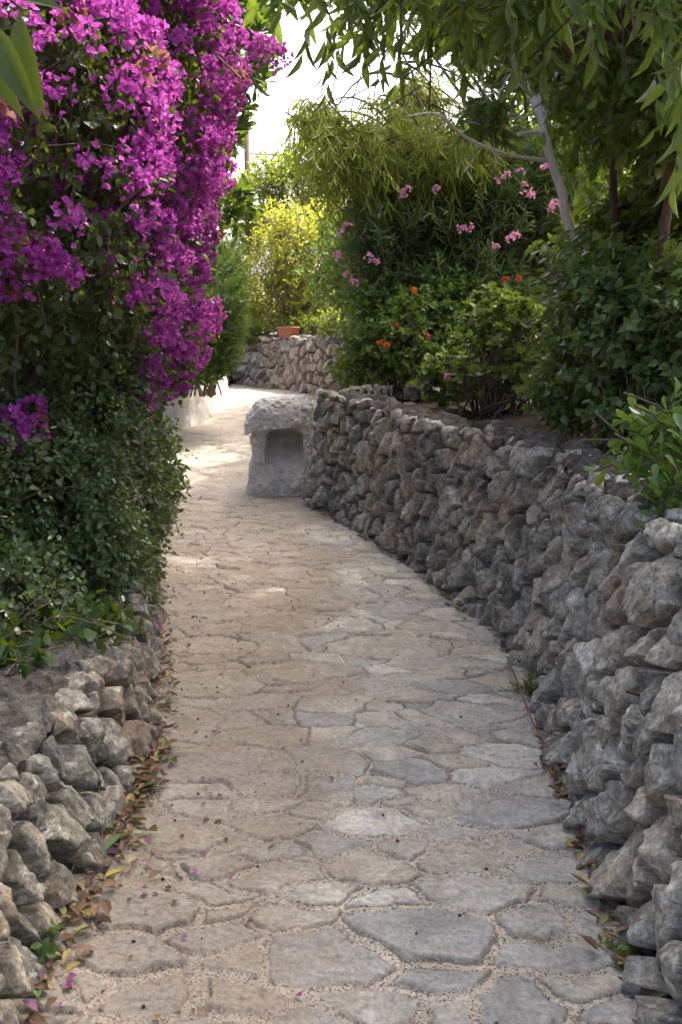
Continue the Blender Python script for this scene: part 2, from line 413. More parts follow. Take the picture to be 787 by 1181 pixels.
def shrub(name, label, cat, base, blobs, n, m, tmpl, ll, lw, mat, seed, shoot=.14, group=None, depth=.4, stem_n=14, stem_r=.012, stem_mat='twig',
          part='foliage', dirmix=(.7, .5, .5), rough=.22, twigs=True, keep=None, bias=None, **kw):
    rg = rng_(seed); t = thing(name, label, cat, base, group)
    P, N = sample_shell(rg, blobs, n, depth, rough, bias=bias)
    if keep is not None:
        k = keep(P); P = P[k]; N = N[k]
    a, b_, c = dirmix
    D = N * a + rg.normal(size=P.shape) * b_; D[:, 2] += c; D = nrm(D)
    P0 = P - D * shoot * .6
    # clump-wise tone
    cr = np.clip(.5 + .55 * fbm(P[:, 0] * 3, P[:, 1] * 3, P[:, 2] * 3, 2, seed) + rg.normal(size=len(P)) * .15, 0, 1)
    V, Q, r = shoots(rg, P0, D, shoot * rg.uniform(.6, 1.3, len(P)), m, tmpl, ll, lw, cr=cr, **kw)
    g = Geo(); g.add(V, Q, None, r); g.build(part, mat, t)
    sg = stems_geo(rg, base, P[rg.choice(len(P), min(stem_n, len(P)), False)] if len(P) else [], stem_r, stem_r * .3)
    if twigs:
        idx = rg.choice(len(P), min(len(P), 700), False)
        for i in idx:
            q = P0[i] - D[i] * shoot * .8 - np.r_[0, 0, shoot * .3]
            sg.tube(np.array([q, P0[i], P0[i] + D[i] * shoot * .8]), np.array([.0035, .0028, .0012]) * max(1, shoot / .14), 3, cap=False)
    sg.build('stems', M[stem_mat], t, True)
    return t, P, N

# ------------------------------------------------------------------ plan curves read off the ground
RB = [(760, 1230), (745, 1160), (720, 1100), (680, 1010), (640, 890), (612, 800), (580, 745), (520, 690), (450, 640), (400, 607), (354, 584)]
RBw = [G(*p)[:2] for p in RB]
LB = [(30, 1200), (60, 1120), (90, 1055), (130, 975), (160, 900), (180, 840), (188, 770), (187, 720), (187, 680), (187, 640), (195, 595), (200, 560)]
LBw = [G(*p)[:2] for p in LB]
right_near = [np.array([.92, -.6]), np.array([.88, .6])] + RBw
left_near = [np.array([-.80, -.6]), np.array([-.76, .8])] + LBw
def xat(pts, y):
    p = np.array(pts); return np.interp(y, p[:, 1], p[:, 0])

# ------------------------------------------------------------------ stone fields
def cells(x, y, seeds, reach=3.2):
    """anisotropic Voronoi: seeds rows (cx, cy, angle, ax, ay). Returns id, F1, F2 (normalised) for grid x, y (rows y-major)"""
    F1 = np.full(x.shape, 9.); F2 = np.full(x.shape, 9.); ID = np.zeros(x.shape, int)
    for i, (cx, cy, an, ax, ay) in enumerate(seeds):
        rr = max(ax, ay) * reach
        mk = np.nonzero((np.abs(x - cx) < rr) & (np.abs(y - cy) < rr))
        if not len(mk[0]): continue
        dx = x[mk] - cx; dy = y[mk] - cy; c, s = math.cos(an), math.sin(an)
        u = np.abs(dx * c + dy * s) / ax; v = np.abs(-dx * s + dy * c) / ay
        d = (u**2.4 + v**2.4)**(1 / 2.4)
        f1 = F1[mk]; f2 = F2[mk]; a = d < f1
        F2[mk] = np.where(a, f1, np.minimum(f2, d)); F1[mk] = np.where(a, d, f1)
        idm = ID[mk]; idm[a] = i; ID[mk] = idm
    return ID, F1, F2
def pcells(x, y, seeds, ang, ratio, k=.85):
    """power diagram in one stretched metric: convex stones with straight sides. Returns id and distance to the joint line"""
    D1 = np.full(x.shape, 9.); D2 = np.full(x.shape, 9.); ID = np.zeros(x.shape, int); I2 = np.zeros(x.shape, int); c, s = math.cos(ang), math.sin(ang)
    for i, (cx, cy, an, ax, ay) in enumerate(seeds):
        r2 = k * k * ax * ay / ratio; rr = 3.0 * max(ax, ay) + .15
        mk = np.nonzero((np.abs(x - cx) < rr) & (np.abs(y - cy) < rr))
        if not len(mk[0]): continue
        dx = x[mk] - cx; dy = y[mk] - cy; u = dx * c + dy * s; v = (-dx * s + dy * c) / ratio
        d = u * u + v * v - r2; f1 = D1[mk]; f2 = D2[mk]; a = d < f1; b = (~a) & (d < f2)
        idm = ID[mk]; i2 = I2[mk]; i2[a] = idm[a]; i2[b] = i; idm[a] = i; ID[mk] = idm; I2[mk] = i2
        D2[mk] = np.where(a, f1, np.minimum(f2, d)); D1[mk] = np.where(a, d, f1)
    C = seeds[ID, :2] - seeds[I2, :2]; u = C[..., 0] * c + C[..., 1] * s; v = (-C[..., 0] * s + C[..., 1] * c) / ratio
    g = 2 * np.hypot(u, v / ratio)
    return ID, np.clip((D2 - D1) / np.maximum(g, .02), 0, .3)
def fill_seeds(rg, x0, x1, y0, y1, tries, sizes, asp, ang, have=(), sep=1.55):
    S = [tuple(h) for h in have]
    for _ in range(tries):
        a = rg.uniform(*sizes); k = rg.uniform(*asp); c = (rg.uniform(x0, x1), rg.uniform(y0, y1))
        A = np.array(S) if S else np.zeros((0, 5))
        if len(A):
            r = (np.sqrt(A[:, 3] * A[:, 4]) + a * math.sqrt(k)) * .5
            dx = A[:, 0] - c[0]; dy = A[:, 1] - c[1]
            # distance in the new stone's own stretched metric
            an = rg.uniform(*ang); cc, ss = math.cos(an), math.sin(an)
            u = (dx * cc + dy * ss) / a; v = (-dx * ss + dy * cc) / (a * k)
            if np.any(np.hypot(u, v) < sep) or np.any(np.hypot(dx, dy) < r * sep * .8): continue
        else: an = rg.uniform(*ang)
        S.append((*c, an, a, a * k))
    return np.array(S)

def stone_wall(name, label, curve, side, H0, H1, batter0, batter1, mat, seed, dens, sizes, asp, ang, cap_w=.34, zf=gz, cap=True, tries=6000, relief=1., s0=0, ds_fun=None, capz=.0, cap_end=None):
    """side=+1: the face looks to the left of the curve's direction, -1: to its right"""
    rg = rng_(seed); Lc = curve.len
    u = [s0]
    while u[-1] < Lc:
        p, _ = curve.at(np.array([u[-1]])); d = math.hypot(p[0, 0], p[0, 1]); u.append(u[-1] + (ds_fun(d) if ds_fun else np.clip(.0016 * d, .005, .02)))
    u = np.array(u); Hm = max(H0, H1) + .16
    v = np.arange(-.06, Hm, dens); U, V = np.meshgrid(u, v)
    S = fill_seeds(rg, s0 - .2, Lc + .2, -.1, Hm + .05, tries, sizes, asp, ang)
    wx = U + .012 * lnoise(U * 11, V * 11, seed + 1) + .003 * fbm(U * 30, V * 30, None, 3, seed + 5); wy = V + .012 * lnoise(U * 11 + 40, V * 11, seed + 2) + .003 * fbm(U * 30 + 7, V * 30, None, 3, seed + 6)
    ID, e = pcells(wx, wy, S, .5 * (ang[0] + ang[1]), .5 * (asp[0] + asp[1]))
    size = np.sqrt(S[:, 3] * S[:, 4])
    # faceted, split-rock faces
    lx = (wx - S[ID, 0]); ly = (wy - S[ID, 1]); n = len(S)
    fac = np.full(U.shape, 9.)
    for k in range(2):      # chipped corners round the face
        a = rg.uniform(0, 2 * np.pi, n); gsl = rg.uniform(.5, 1.3, n); o = rg.uniform(.75, 1.3, n) * size * gsl
        fac = np.minimum(fac, o[ID] - gsl[ID] * (np.cos(a)[ID] * lx + np.sin(a)[ID] * ly))
    a = rg.uniform(0, 2 * np.pi, n); gsl = rg.uniform(.15, .6, n); o = rg.uniform(-.3, .6, n) * size * gsl      # one broad split plane meeting the face in a ridge
    fac = np.minimum(fac, o[ID] - gsl[ID] * (np.cos(a)[ID] * lx + np.sin(a)[ID] * ly))
    tx = rg.uniform(-.30, .30, n); ty = rg.uniform(-.40, .16, n)
    flat = .02 + tx[ID] * lx + ty[ID] * ly
    fac = np.maximum(np.minimum(fac, flat), -.05)
    prot = rg.uniform(-.014, .016, n)
    # each stone gets its own grain direction
    ga = rg.uniform(0, np.pi, n)[ID]; gu = np.cos(ga) * U + np.sin(ga) * V + ID * 7.13; gv = -np.sin(ga) * U + np.cos(ga) * V
    h = prot[ID] + fac + .008 * lnoise(gu * 7, gv * 13, seed + 7) + .006 * lnoise(gu * 19 + 3, gv * 34, seed + 8) + .003 * lnoise(gu * 52, gv * 70, seed + 9)
    h += .003 * (ridged(gu * 11, gv * 26, 4, seed + 18) - 1.0) + .0015 * fbm(U * 70, V * 70, None, 3, seed + 19, .65)
    gapw = .005 + .011 * np.clip(fbm(U * 5, V * 5, None, 2, seed + 22) + .5, 0, 1.3)
    gm = sstep(0, .008, e - gapw)
    h = h - .005 * np.exp(-np.clip(e - gapw, 0, 1) / .006)
    gd = -.125 * relief + .02 * fbm(U * 20, V * 20, None, 3, seed + 3)
    h = gd + (h * relief - gd) * gm
    # profile: battered face that turns over at the top
    p, t = curve.at(u); nx = np.c_[t[:, 1], -t[:, 0]] * (-side)      # outward normal in plan
    fr = (u - u[0]) / (u[-1] - u[0]); Ht = H0 + (H1 - H0) * fr + .03 * fbm(u * 1.7, u * 0, None, 3, seed + 4); bt = batter0 + (batter1 - batter0) * fr
    zb = zf(p[:, 1])
    rc = .05
    over = np.clip(V - (Ht[None] - rc), 0, None)
    phi = np.clip(over / (rc * 1.57), 0, 1) * (np.pi / 2)
    hz = np.minimum(V, Ht[None] - rc) + rc * np.sin(phi)
    back = bt[None] * hz / Ht[None] + rc * (1 - np.cos(phi)) + np.clip(over - rc * 1.57, 0, None)
    ca, sa = np.cos(phi), np.sin(phi)
    # lean of displacement normal: a little upward
    X = p[None, :, 0] + nx[None, :, 0] * (-back + h * ca); Y = p[None, :, 1] + nx[None, :, 1] * (-back + h * ca); Z = zb[None] + hz + h * sa + .12 * h * ca
    P = np.stack([X, Y, Z], -1).reshape(-1, 3)
    Fq = grid_faces(len(v), len(u))
    if side < 0: Fq = Fq[:, ::-1]
    mid = curve.at(np.array([Lc * .3]))[0][0]
    th = thing(name, label, 'wall', (mid[0], mid[1], float(zf(mid[1]))))
    sr = rg.uniform(0, 1, n)
    mesh_obj('stone_face', P, Fq[:, ::-1], mat, th, {'rnd': sr[ID].ravel(), 'joint': np.clip(e / .03, 0, 1).ravel()}, True)
    if cap:
        uu = u[::2] if cap_end is None else u[u < cap_end][::2]; p2, t2 = curve.at(uu); n2 = np.c_[t2[:, 1], -t2[:, 0]] * (-side)
        f2 = (uu - u[0]) / (Lc - u[0]); H2 = H0 + (H1 - H0) * f2 + .03 * fbm(uu * 1.7, uu * 0, None, 3, seed + 4); b2 = batter0 + (batter1 - batter0) * f2
        q = np.arange(.04, cap_w, .012); UU, QQ = np.meshgrid(uu, q)
        zz = zf(p2[:, 1])[None] + H2[None] + capz + .022 * fbm(UU * 7, QQ * 7, None, 5, seed + 11) + .010 * lnoise(UU * 16, QQ * 16, seed + 13) + .005 * lnoise(UU * 40, QQ * 40, seed + 14) + .012 * ridged(UU * 3, QQ * 3, 3, seed + 12) * .5 - .06 * (1 - sstep(.03, .10, QQ)) - .05 * sstep(cap_w - .05, cap_w, QQ)
        # flat stones bedded in the cap
        Sc = fill_seeds(rg, s0, Lc, 0, cap_w, 900, (.06, .13), (.6, .9), (-.5, .5))
        idc, a1, a2 = cells(UU + .015 * fbm(UU * 10, QQ * 10, None, 3, 3), QQ, Sc); zz += .026 * sstep(.05, .16, a2 - a1) * (rg.uniform(0, 1, len(Sc)) > .45)[idc]
        xx = p2[None, :, 0] - n2[None, :, 0] * (b2[None] + QQ); yy = p2[None, :, 1] - n2[None, :, 1] * (b2[None] + QQ)
        Fc = grid_faces(len(q), len(uu))
        if side < 0: Fc = Fc[:, ::-1]
        mesh_obj('mortar_cap', np.stack([xx, yy, zz], -1).reshape(-1, 3), Fc[:, ::-1], M['mortar'], th, None, True)
    return th

# ================================================================== THE SETTING
# ------------------------------------------------------------------ ground and beds
def flat_grid(name, xs, ys, zfun, mat, kind='structure', smooth=True):
    X, Y = np.meshgrid(xs, ys); Z = zfun(X, Y)
    return tag(mesh_obj(name, np.stack([X, Y, Z], -1).reshape(-1, 3), grid_faces(len(ys), len(xs)), mat, None, None, smooth), kind=kind)
gx = np.r_[-300, -120, -50, np.linspace(-20, 20, 41), 50, 120, 300]; gy = np.r_[-200, -60, -20, np.linspace(-8, 40, 49), 80, 160, 400]
flat_grid('ground', gx, gy, lambda X, Y: gz(Y) - .12 + .03 * vnoise(X, Y), M['soil'])

# ------------------------------------------------------------------ flagstone path
def px_stone(px, py, rx, ry, an=0.):
    c = G(px, py); a = abs(G(px + rx, py)[0] - c[0]); d = (G(px, py - ry)[1] - G(px, py + ry)[1]) / 2
    return (c[0], c[1], an, a * .92, d * .92)
FLAG = [(165, 1145, 52, 36), (370, 1103, 74, 36), (252, 1072, 36, 27), (440, 1163, 74, 28), (590, 1158, 66, 30), (483, 1072, 72, 46), (655, 1098, 66, 20),
        (630, 1060, 50, 18), (620, 999, 42, 24), (371, 1030, 32, 22), (324, 1008, 40, 28), (250, 996, 28, 24), (165, 1050, 60, 40), (270, 1150, 40, 34), (720, 1165, 40, 30),
        (190, 965, 52, 34), (436, 950, 48, 26), (540, 988, 46, 38), (590, 934, 62, 26), (500, 935, 34, 22), (318, 950, 50, 20), (482, 890, 60, 17), (588, 866, 54, 20),
        (380, 880, 44, 17), (235, 885, 62, 28), (200, 830, 45, 24), (435, 853, 54, 9), (300, 850, 46, 16), (540, 822, 64, 17), (440, 832, 50, 9), (390, 812, 58, 10),
        (300, 905, 44, 14), (240, 790, 62, 22), (345, 775, 52, 18), (430, 790, 30, 8), (450, 745, 66, 20), (520, 790, 52, 10), (400, 720, 40, 10), (330, 716, 68, 14),
        (240, 745, 45, 16), (380, 684, 60, 11), (500, 722, 40, 9), (455, 700, 40, 10), (300, 690, 50, 10), (225, 700, 40, 12), (430, 917, 30, 12), (650, 960, 40, 16),
        (435, 1000, 36, 22), (620, 905, 40, 12)]
def build_path():
    rg = rng_(11)
    y = [-1.2]
    while y[-1] < 9.3:
        yy = y[-1]; y.append(yy + np.clip(.9 * (max(yy, .5)**2 + 2.56) / (1.6 * 995), .005, .02) if yy > 1.7 else yy + .02)
    y = np.array(y); y[-1] = 9.3
    NC = 430; t = np.linspace(0, 1, NC)
    xl = xat(left_near, y) - .14; xr = xat(right_near, y) + .16
    Y = np.repeat(y[:, None], NC, 1); X = xl[:, None] + (xr - xl)[:, None] * t
    have = [px_stone(*s) for s in FLAG]
    S = fill_seeds(rg, -2.2, 1.6, -1.2, 9.5, 7000, (.07, .27), (.42, .75), (-.3, .3), have, 1.40)
    return rg, X, Y, S, y
def flags(rg, X, Y, S, seed):
    wx = X + .026 * lnoise(X * 6, Y * 6, seed) + .010 * lnoise(X * 17, Y * 17, seed + 40) + .012 * fbm(X * 5, Y * 5, None, 3, seed + 2) + .005 * fbm(X * 25, Y * 25, None, 3, seed + 4)
    wy = Y + .022 * lnoise(X * 6 + 9, Y * 6 + 30, seed + 1) + .008 * lnoise(X * 17 + 3, Y * 17, seed + 41) + .012 * fbm(X * 5 + 9, Y * 5 + 5, None, 3, seed + 3) + .004 * fbm(X * 25, Y * 25 + 9, None, 3, seed + 5)
    ID, e = pcells(wx, wy, S, 0., .62, .95)
    size = np.sqrt(S[:, 3] * S[:, 4]); n = len(S)
    jw = .001 + .007 * sstep(.0, .9, fbm(X * 2.6, Y * 2.6, None, 2, seed + 2)) + .013 * sstep(3.9, 2.3, Y)
    m = sstep(0, .009, e - jw)
    tx = rg.uniform(-.02, .02, n)[ID]; ty = rg.uniform(-.03, .015, n)[ID]; o = rg.uniform(.001, .006, n)[ID]
    lx = wx - S[ID, 0]; ly = wy - S[ID, 1]
    top = o + tx * lx + ty * ly + .0035 * fbm(X * 9 + ID, Y * 16, None, 4, seed + 6) + .0045 * np.maximum(ridged(X * 4 + ID * 1.7, Y * 9 + X * 2, 4, seed + 7) - 1.0, 0)
    step = np.floor((fbm(X * 6 + ID * 2.3, Y * 8, None, 3, seed + 9)) * 2.2) * .0025
    top = top + step * (rg.uniform(0, 1, n) > .35)[ID]
    mort = -.004 + .003 * fbm(X * 30, Y * 30, None, 3, seed + 8)
    h = mort * (1 - m) + top * m
    edge = np.exp(-((e - jw - .001) / (.0028 + .0003 * np.clip(Y, 0, 9)))**2) * sstep(-.7, .3, vnoise(X * 6, Y * 6, None, seed + 31))
    h = h - .006 * edge
    und = .012 * fbm(X * .8, Y * .8, None, 3, seed + 12)
    return gz(Y) + und + h, 1 - m, rg.uniform(0, 1, n)[ID], edge
rg, X, Y, S, ys = build_path()
Z, mo, rr, ed = flags(rg, X, Y, S, 21)
P1 = np.stack([X, Y, Z], -1).reshape(-1, 3); F1_ = grid_faces(*X.shape)
xs2 = np.arange(-3.4, 5.5, .022); ys2 = np.arange(9.3, 20.5, .03); X2, Y2 = np.meshgrid(xs2, ys2)
S2 = fill_seeds(rg, -3.6, 5.6, 9.1, 20.6, 5000, (.14, .26), (.5, .8), (-.35, .35), S[S[:, 1] > 8.9], 1.45)
Z2, mo2, rr2, ed2 = flags(rg, X2, Y2, S2, 21)
P2 = np.stack([X2, Y2, Z2], -1).reshape(-1, 3); F2_ = grid_faces(*X2.shape) + len(P1)
o = mesh_obj('path', np.vstack([P1, P2]), np.vstack([F1_, F2_]), M['path'], None,
             {'mortar': np.r_[mo.ravel(), mo2.ravel()], 'rnd': np.r_[rr.ravel(), rr2.ravel()], 'edge': np.r_[ed.ravel(), ed2.ravel()]}, True)
tag(o, kind='structure')

# ------------------------------------------------------------------ right-hand wall, bed
corner = np.array(RBw[-1])
right_curve = Curve2(right_near + [corner + np.array([.10, .28]), corner + np.array([.45, .50]), corner + np.array([1.2, .66]), corner + np.array([3.2, 1.0]), corner + np.array([5.2, 1.2])], 16, 4)
stone_wall('stone_wall', 'grey dry-stone retaining wall curving along the right of the path', right_curve, 1, .98, 1.02, .27, .03, M['wall_right'], 3, .0058,
           (.055, .15), (.55, .9), (-1.45, -.75), .34, capz=.0, cap_end=float(np.interp(corner[1] - .1, right_curve.c[:, 1], right_curve.L)))
# ------------------------------------------------------------------ left-hand wall
left_curve = Curve2(left_near[:-3], 16, 4)
stone_wall('stone_wall', 'low brown-grey stone wall at lower left under the ivy', left_curve, -1, .40, .40, .20, .10, M['wall_left'], 8, .006,
           (.075, .125), (.6, .9), (.9, 1.9), .46, capz=.0)

def bed(name, inner, zf, far_x, sgn, nacross=26):
    """soil sheet from a curve outwards"""
    inner = np.array(inner); t = np.linspace(0, 1, nacross)**2
    X = inner[:, :1] + (far_x - inner[:, :1]) * t; Y = np.repeat(inner[:, 1:2], nacross, 1)
    Z = zf(X, Y) + .04 * fbm(X * 2, Y * 2, None, 4, 4)
    Fq = grid_faces(*X.shape)
    if sgn > 0: Fq = Fq[:, ::-1]
    # skirt down to the ground along the inner edge
    n = len(inner); V = np.stack([X, Y, Z], -1).reshape(-1, 3)
    sk = np.c_[inner, gz(inner[:, 1]) - .1]
    base = len(V); V = np.vstack([V, sk]); i = np.arange(n - 1); a = i * nacross
    Q = np.stack([a, base + i, base + i + 1, a + nacross], -1)
    return tag(mesh_obj(name, V, np.vstack([Fq, Q]), M['soil'], None, None, True), kind='structure')
# right bed follows the wall top, 0.3 m behind its face
uu = np.linspace(.05, right_curve.len, 260); p, t = right_curve.at(uu); nr = np.c_[t[:, 1], -t[:, 0]]
inner = p + nr * np.where(p[:, 1:2] > corner[1] - .3, .14, .30)
k = int(np.argmax(inner[:, 1])); 
keep = [0]
for i in range(1, len(inner)):
    if inner[i, 1] > inner[keep[-1], 1] + 1e-3 and p[i, 0] < 3.5: keep.append(i)
inner = inner[keep]
bed('right_bed_soil', inner, lambda X, Y: .93 + .10 * np.clip(X - 1.2, 0, 4), 30., 1)
li = [q for q in left_near if q[1] < 12]
li = [np.array([q[0] - .42, q[1]]) for q in li] + [np.array([-2.6, 10.8]), np.array([-3.0, 12.6]), np.array([-2.3, 14.6]), np.array([-2.0, 17]), np.array([-2.2, 22])]
lc = Curve2(li, 10, 3).c
bed('left_bed_soil', lc, lambda X, Y: .36 + .10 * np.clip(-1.5 - X, 0, 5) + .45 * sstep(9, 15, Y), -30., -1)

# ------------------------------------------------------------------ rough white niche at the wall's far end
def niche():
    c = G(322, 573); ox, oy = c[0], c[1]
    t = thing('wall_niche', 'rough white plastered niche with domed hood at the end of the wall', 'niche', (ox, oy, 0.0))
    def rings(name, na, zz, hw, hd, cx, cy, n, push=None, amp=1., mat='stucco', capped=False, shade=None):
        a = np.linspace(0, 2 * np.pi, na, endpoint=False); A, ZZ = np.meshgrid(a, zz); nz = len(zz)
        ca, sa = np.cos(A), np.sin(A); rr = (np.abs(ca)**n + np.abs(sa)**n)**(-1 / n)
        x = hw[:, None] * rr * ca + cx[:, None]; y = hd[:, None] * rr * sa + cy[:, None]; z = ZZ.copy()
        if push is not None: y = y + push(x, z) * (sa < 0)
        if shade is not None: z = shade(x, y, z)
        d = amp * (.017 * fbm(x * 7, y * 7, z * 7, 4, 31) + .013 * fbm(x * 24, y * 24, z * 24, 4, 33) + .008 * np.abs(fbm(x * 45, y * 45, z * 45, 3, 35)))
        x = x + d * ca; y = y + d * sa; z = z + d * .6 * sstep(zz[0] + .1, zz[-1], ZZ)
        V = np.stack([x + ox, y + oy, z], -1).reshape(-1, 3)
        i = np.arange(nz - 1)[:, None] * na + np.arange(na)[None]; j = np.arange(nz - 1)[:, None] * na + (np.arange(na)[None] + 1) % na
        mesh_obj(name, V, np.stack([i, j, j + na, i + na], -1).reshape(-1, 4), M[mat], t, None, True)
    zz = np.linspace(-.03, .80, 150); f = (zz + .03) / .83
    def recess(x, z):
        rx = (x - .05) / (.19 - .03 * (z - .1)); top = .735 - .13 * rx**2
        return .34 * (1 - sstep(.84, 1.0, np.abs(rx))) * sstep(.18, .64, z)**1.3 * (1 - sstep(top - .035, top, z))
    rings('body', 260, zz, .315 - .035 * f + .03 * (1 - f)**3, .36 - .02 * f, .015 + .02 * f, .34 + .02 * f, 4.2, recess)
    # hood: thick lopsided dome, its lower left lip jutting out
    k = np.linspace(0, 1, 90); z0 = np.where(k < .12, .70 - .02 * k / .12, .68 + .27 * np.sin((k - .12) / .88 * np.pi / 2)**1.0)
    prof = np.where(k < .12, .80 + .2 * np.sqrt(k / .12), np.cos(np.clip((k - .12) / .88, 0, 1) * np.pi / 2)**.42)
    hw = .335 * prof; hd = .375 * prof
    def tilt(x, y, z): return z + .10 * np.clip(x, -.4, .4) - .05 * sstep(-.2, -.36, x) + .02 * sstep(.15, -.1, y) * 0
    rings('hood', 260, z0, np.maximum(hw, .002), np.maximum(hd, .002), np.full(90, .0), np.full(90, .33), 3.0, None, .95, shade=tilt)
niche()

# ------------------------------------------------------------------ low white wall, back wall, planter
def white_wall():
    pts = [G(120, 502)[:2] + np.array([-.6, -.1]), G(190, 498)[:2], G(232, 487)[:2], G(251, 473)[:2], G(258, 465)[:2] + np.array([0.05, .0])]
    pts += [pts[-1] + np.array([-.05, .7]), pts[-1] + np.array([-.5, 1.1])]
    c = Curve2(pts, 14, 5); u = np.arange(0, c.len, .02); p, t = c.at(u); nx = np.c_[t[:, 1], -t[:, 0]]   # towards the path (right of travel)
    fr = u / c.len; Hh = .70 - .30 * sstep(.55, .85, fr)
    prof = [];
    for k in np.linspace(0, 1, 26): prof.append((0., k, 0))
    for k in np.linspace(0, np.pi, 16)[1:]: prof.append((1 - math.cos(k), 1., math.sin(k)))
    prof.append((2., 0., 0))
    V = []
    for a, h, s in prof:
        zb = gz(p[:, 1]) - .05
        z = zb + Hh * h + s * .07; q = p - nx * (a * .13 + .06 * h * (a < 1))[..., None] if False else p - nx * (a * .13 + .05 * h)
        d = .012 * fbm(u * 3 + a, z * 4, None, 4, 51) + .006 * fbm(u * 16, z * 16 + a * 3, None, 3, 52)
        V.append(np.c_[q + nx * (d * (1 if a < 1 else -1))[:, None], z + d * s])
    V = np.array(V); Fq = grid_faces(len(prof), len(u))
    o = mesh_obj('plaster_wall', V.reshape(-1, 3), Fq, M['limewash'], None, None, True, origin=(*p[len(p) // 2], float(gz(p[len(p) // 2, 1]))))
    tag(o, 'low whitewashed wall curving away on the left below the feathery bush', 'wall')
white_wall()
bb = [G(225, 438)[:2] + np.array([-2.2, 1.6]), G(240, 440)[:2] + np.array([-.6, .45]), G(258, 442)[:2], G(310, 448)[:2], G(358, 455)[:2], G(392, 460)[:2]]
bb += [bb[-1] + np.array([1.6, -.5]), bb[-1] + np.array([3.6, -.9])]
back_curve = Curve2(bb, 14, 4)
BH = .86
stone_wall('stone_wall', 'warm brown stone wall across the far end of the path', back_curve, -1, BH, BH, .10, .10, M['wall_back'], 17, .016, (.09, .17), (.5, .85), (.1, 1.5), .4,
           tries=4000, ds_fun=lambda d: .016)
# ground held up by the back wall
pb, tb = back_curve.at(np.linspace(0, back_curve.len, 60)); nb = np.c_[tb[:, 1], -tb[:, 0]]
q = pb - nb * .35; tt = np.linspace(0, 1, 20)**1.5
XX = q[:, :1] + (q[:, :1] * .0) * tt; XX = np.repeat(q[:, :1], 20, 1); YY = q[:, 1:2] + 14 * tt
ZZ = gz(YY) + BH - .04 + .03 * fbm(XX * 2, YY * 2, None, 3, 8)
tag(mesh_obj('far_bed_soil', np.stack([XX, YY, ZZ], -1).reshape(-1, 3), grid_faces(60, 20)[:, ::-1], M['soil'], None, None, True), kind='structure')

def planter():
    c = W(318, 391, float(back_curve.at(np.array([back_curve.len * .52]))[0][0, 1]) + .0)
    # stand it on the wall cap: find the back wall at this column
    us = np.linspace(0, back_curve.len, 400); p, t = back_curve.at(us); px, _, _ = PIX(np.c_[p, gz(p[:, 1]) + BH]); i = int(np.argmin(abs(px - 318)))
    nn = np.array([t[i, 1], -t[i, 0]]); pos = p[i] - nn * .24; z0 = float(gz(pos[1])) + BH - .012
    sc = pos[1] / F; hw = 15.5 * sc; h = 13 * sc
    t_ = thing('planter_box', 'small terracotta planter box standing on the far stone wall', 'planter', (pos[0], pos[1], z0))
    an = math.atan2(t[i, 1], t[i, 0]); ca, sa = math.cos(an), math.sin(an)
    def ring(w, d, z, ch=.012):
        q = np.array([(-w + ch, -d), (w - ch, -d), (w, -d + ch), (w, d - ch), (w - ch, d), (-w + ch, d), (-w, d - ch), (-w, -d + ch)])
        return np.c_[pos[0] + q[:, 0] * ca - q[:, 1] * sa, pos[1] + q[:, 0] * sa + q[:, 1] * ca, np.full(8, z0 + z)]
    def shell(rings, bottom=True):
        g = Geo(); V = np.vstack(rings); n = len(rings); i = np.arange(n - 1)[:, None] * 8 + np.arange(8)[None]; j = np.arange(n - 1)[:, None] * 8 + (np.arange(8)[None] + 1) % 8
        Q = np.stack([i, j, j + 8, i + 8], -1).reshape(-1, 4); g.add(V, Q); return g
    d = .10
    g = shell([ring(.02, .02, .004), ring(hw * .86, d * .86, 0.004), ring(hw * .90, d * .9, h * .4), ring(hw * .95, d * .96, h * .78)]); g.build('trough', M['terracotta'], t_)
    g = shell([ring(hw * .95, d * .95, h * .78), ring(hw * 1.02, d * 1.05, h * .79), ring(hw * 1.02, d * 1.05, h), ring(hw * .94, d * .94, h), ring(hw * .93, d * .93, h * .8)]); g.build('rim', M['terracotta'], t_)
    g = shell([ring(hw * .935, d * .935, h * .86), ring(.02, .02, h * .9)]); g.build('soil', M['soil'], t_)
planter()

# ------------------------------------------------------------------ utility pole and cable far behind
pp = W(285.5, 200, 32.); pz = W(285.5, 128, 32.)[2]
g = Geo(); g.tube([(pp[0], 32, .4), (pp[0], 32, 3.), (pp[0], 32, pz)], [.105, .095, .085], 12)
tag(g.build('utility_pole', M['pole_wood'], None, True, (pp[0], 32, .4)), 'brown wooden utility pole rising behind the far bushes', 'pole')
g = Geo(); a = np.array([pp[0] + .09, 31.95, pz - 1.25]); b = np.array([14., 38., pz + 3.2]); s = np.linspace(0, 1, 30)[:, None]
g.tube(a + (b - a) * s - np.array([0, 0, 1.0]) * 4 * s * (1 - s), .02, 5)
tag(g.build('cable', M['cable'], None, True, tuple(a)), 'thin dark overhead cable running from the wooden pole', 'cable')

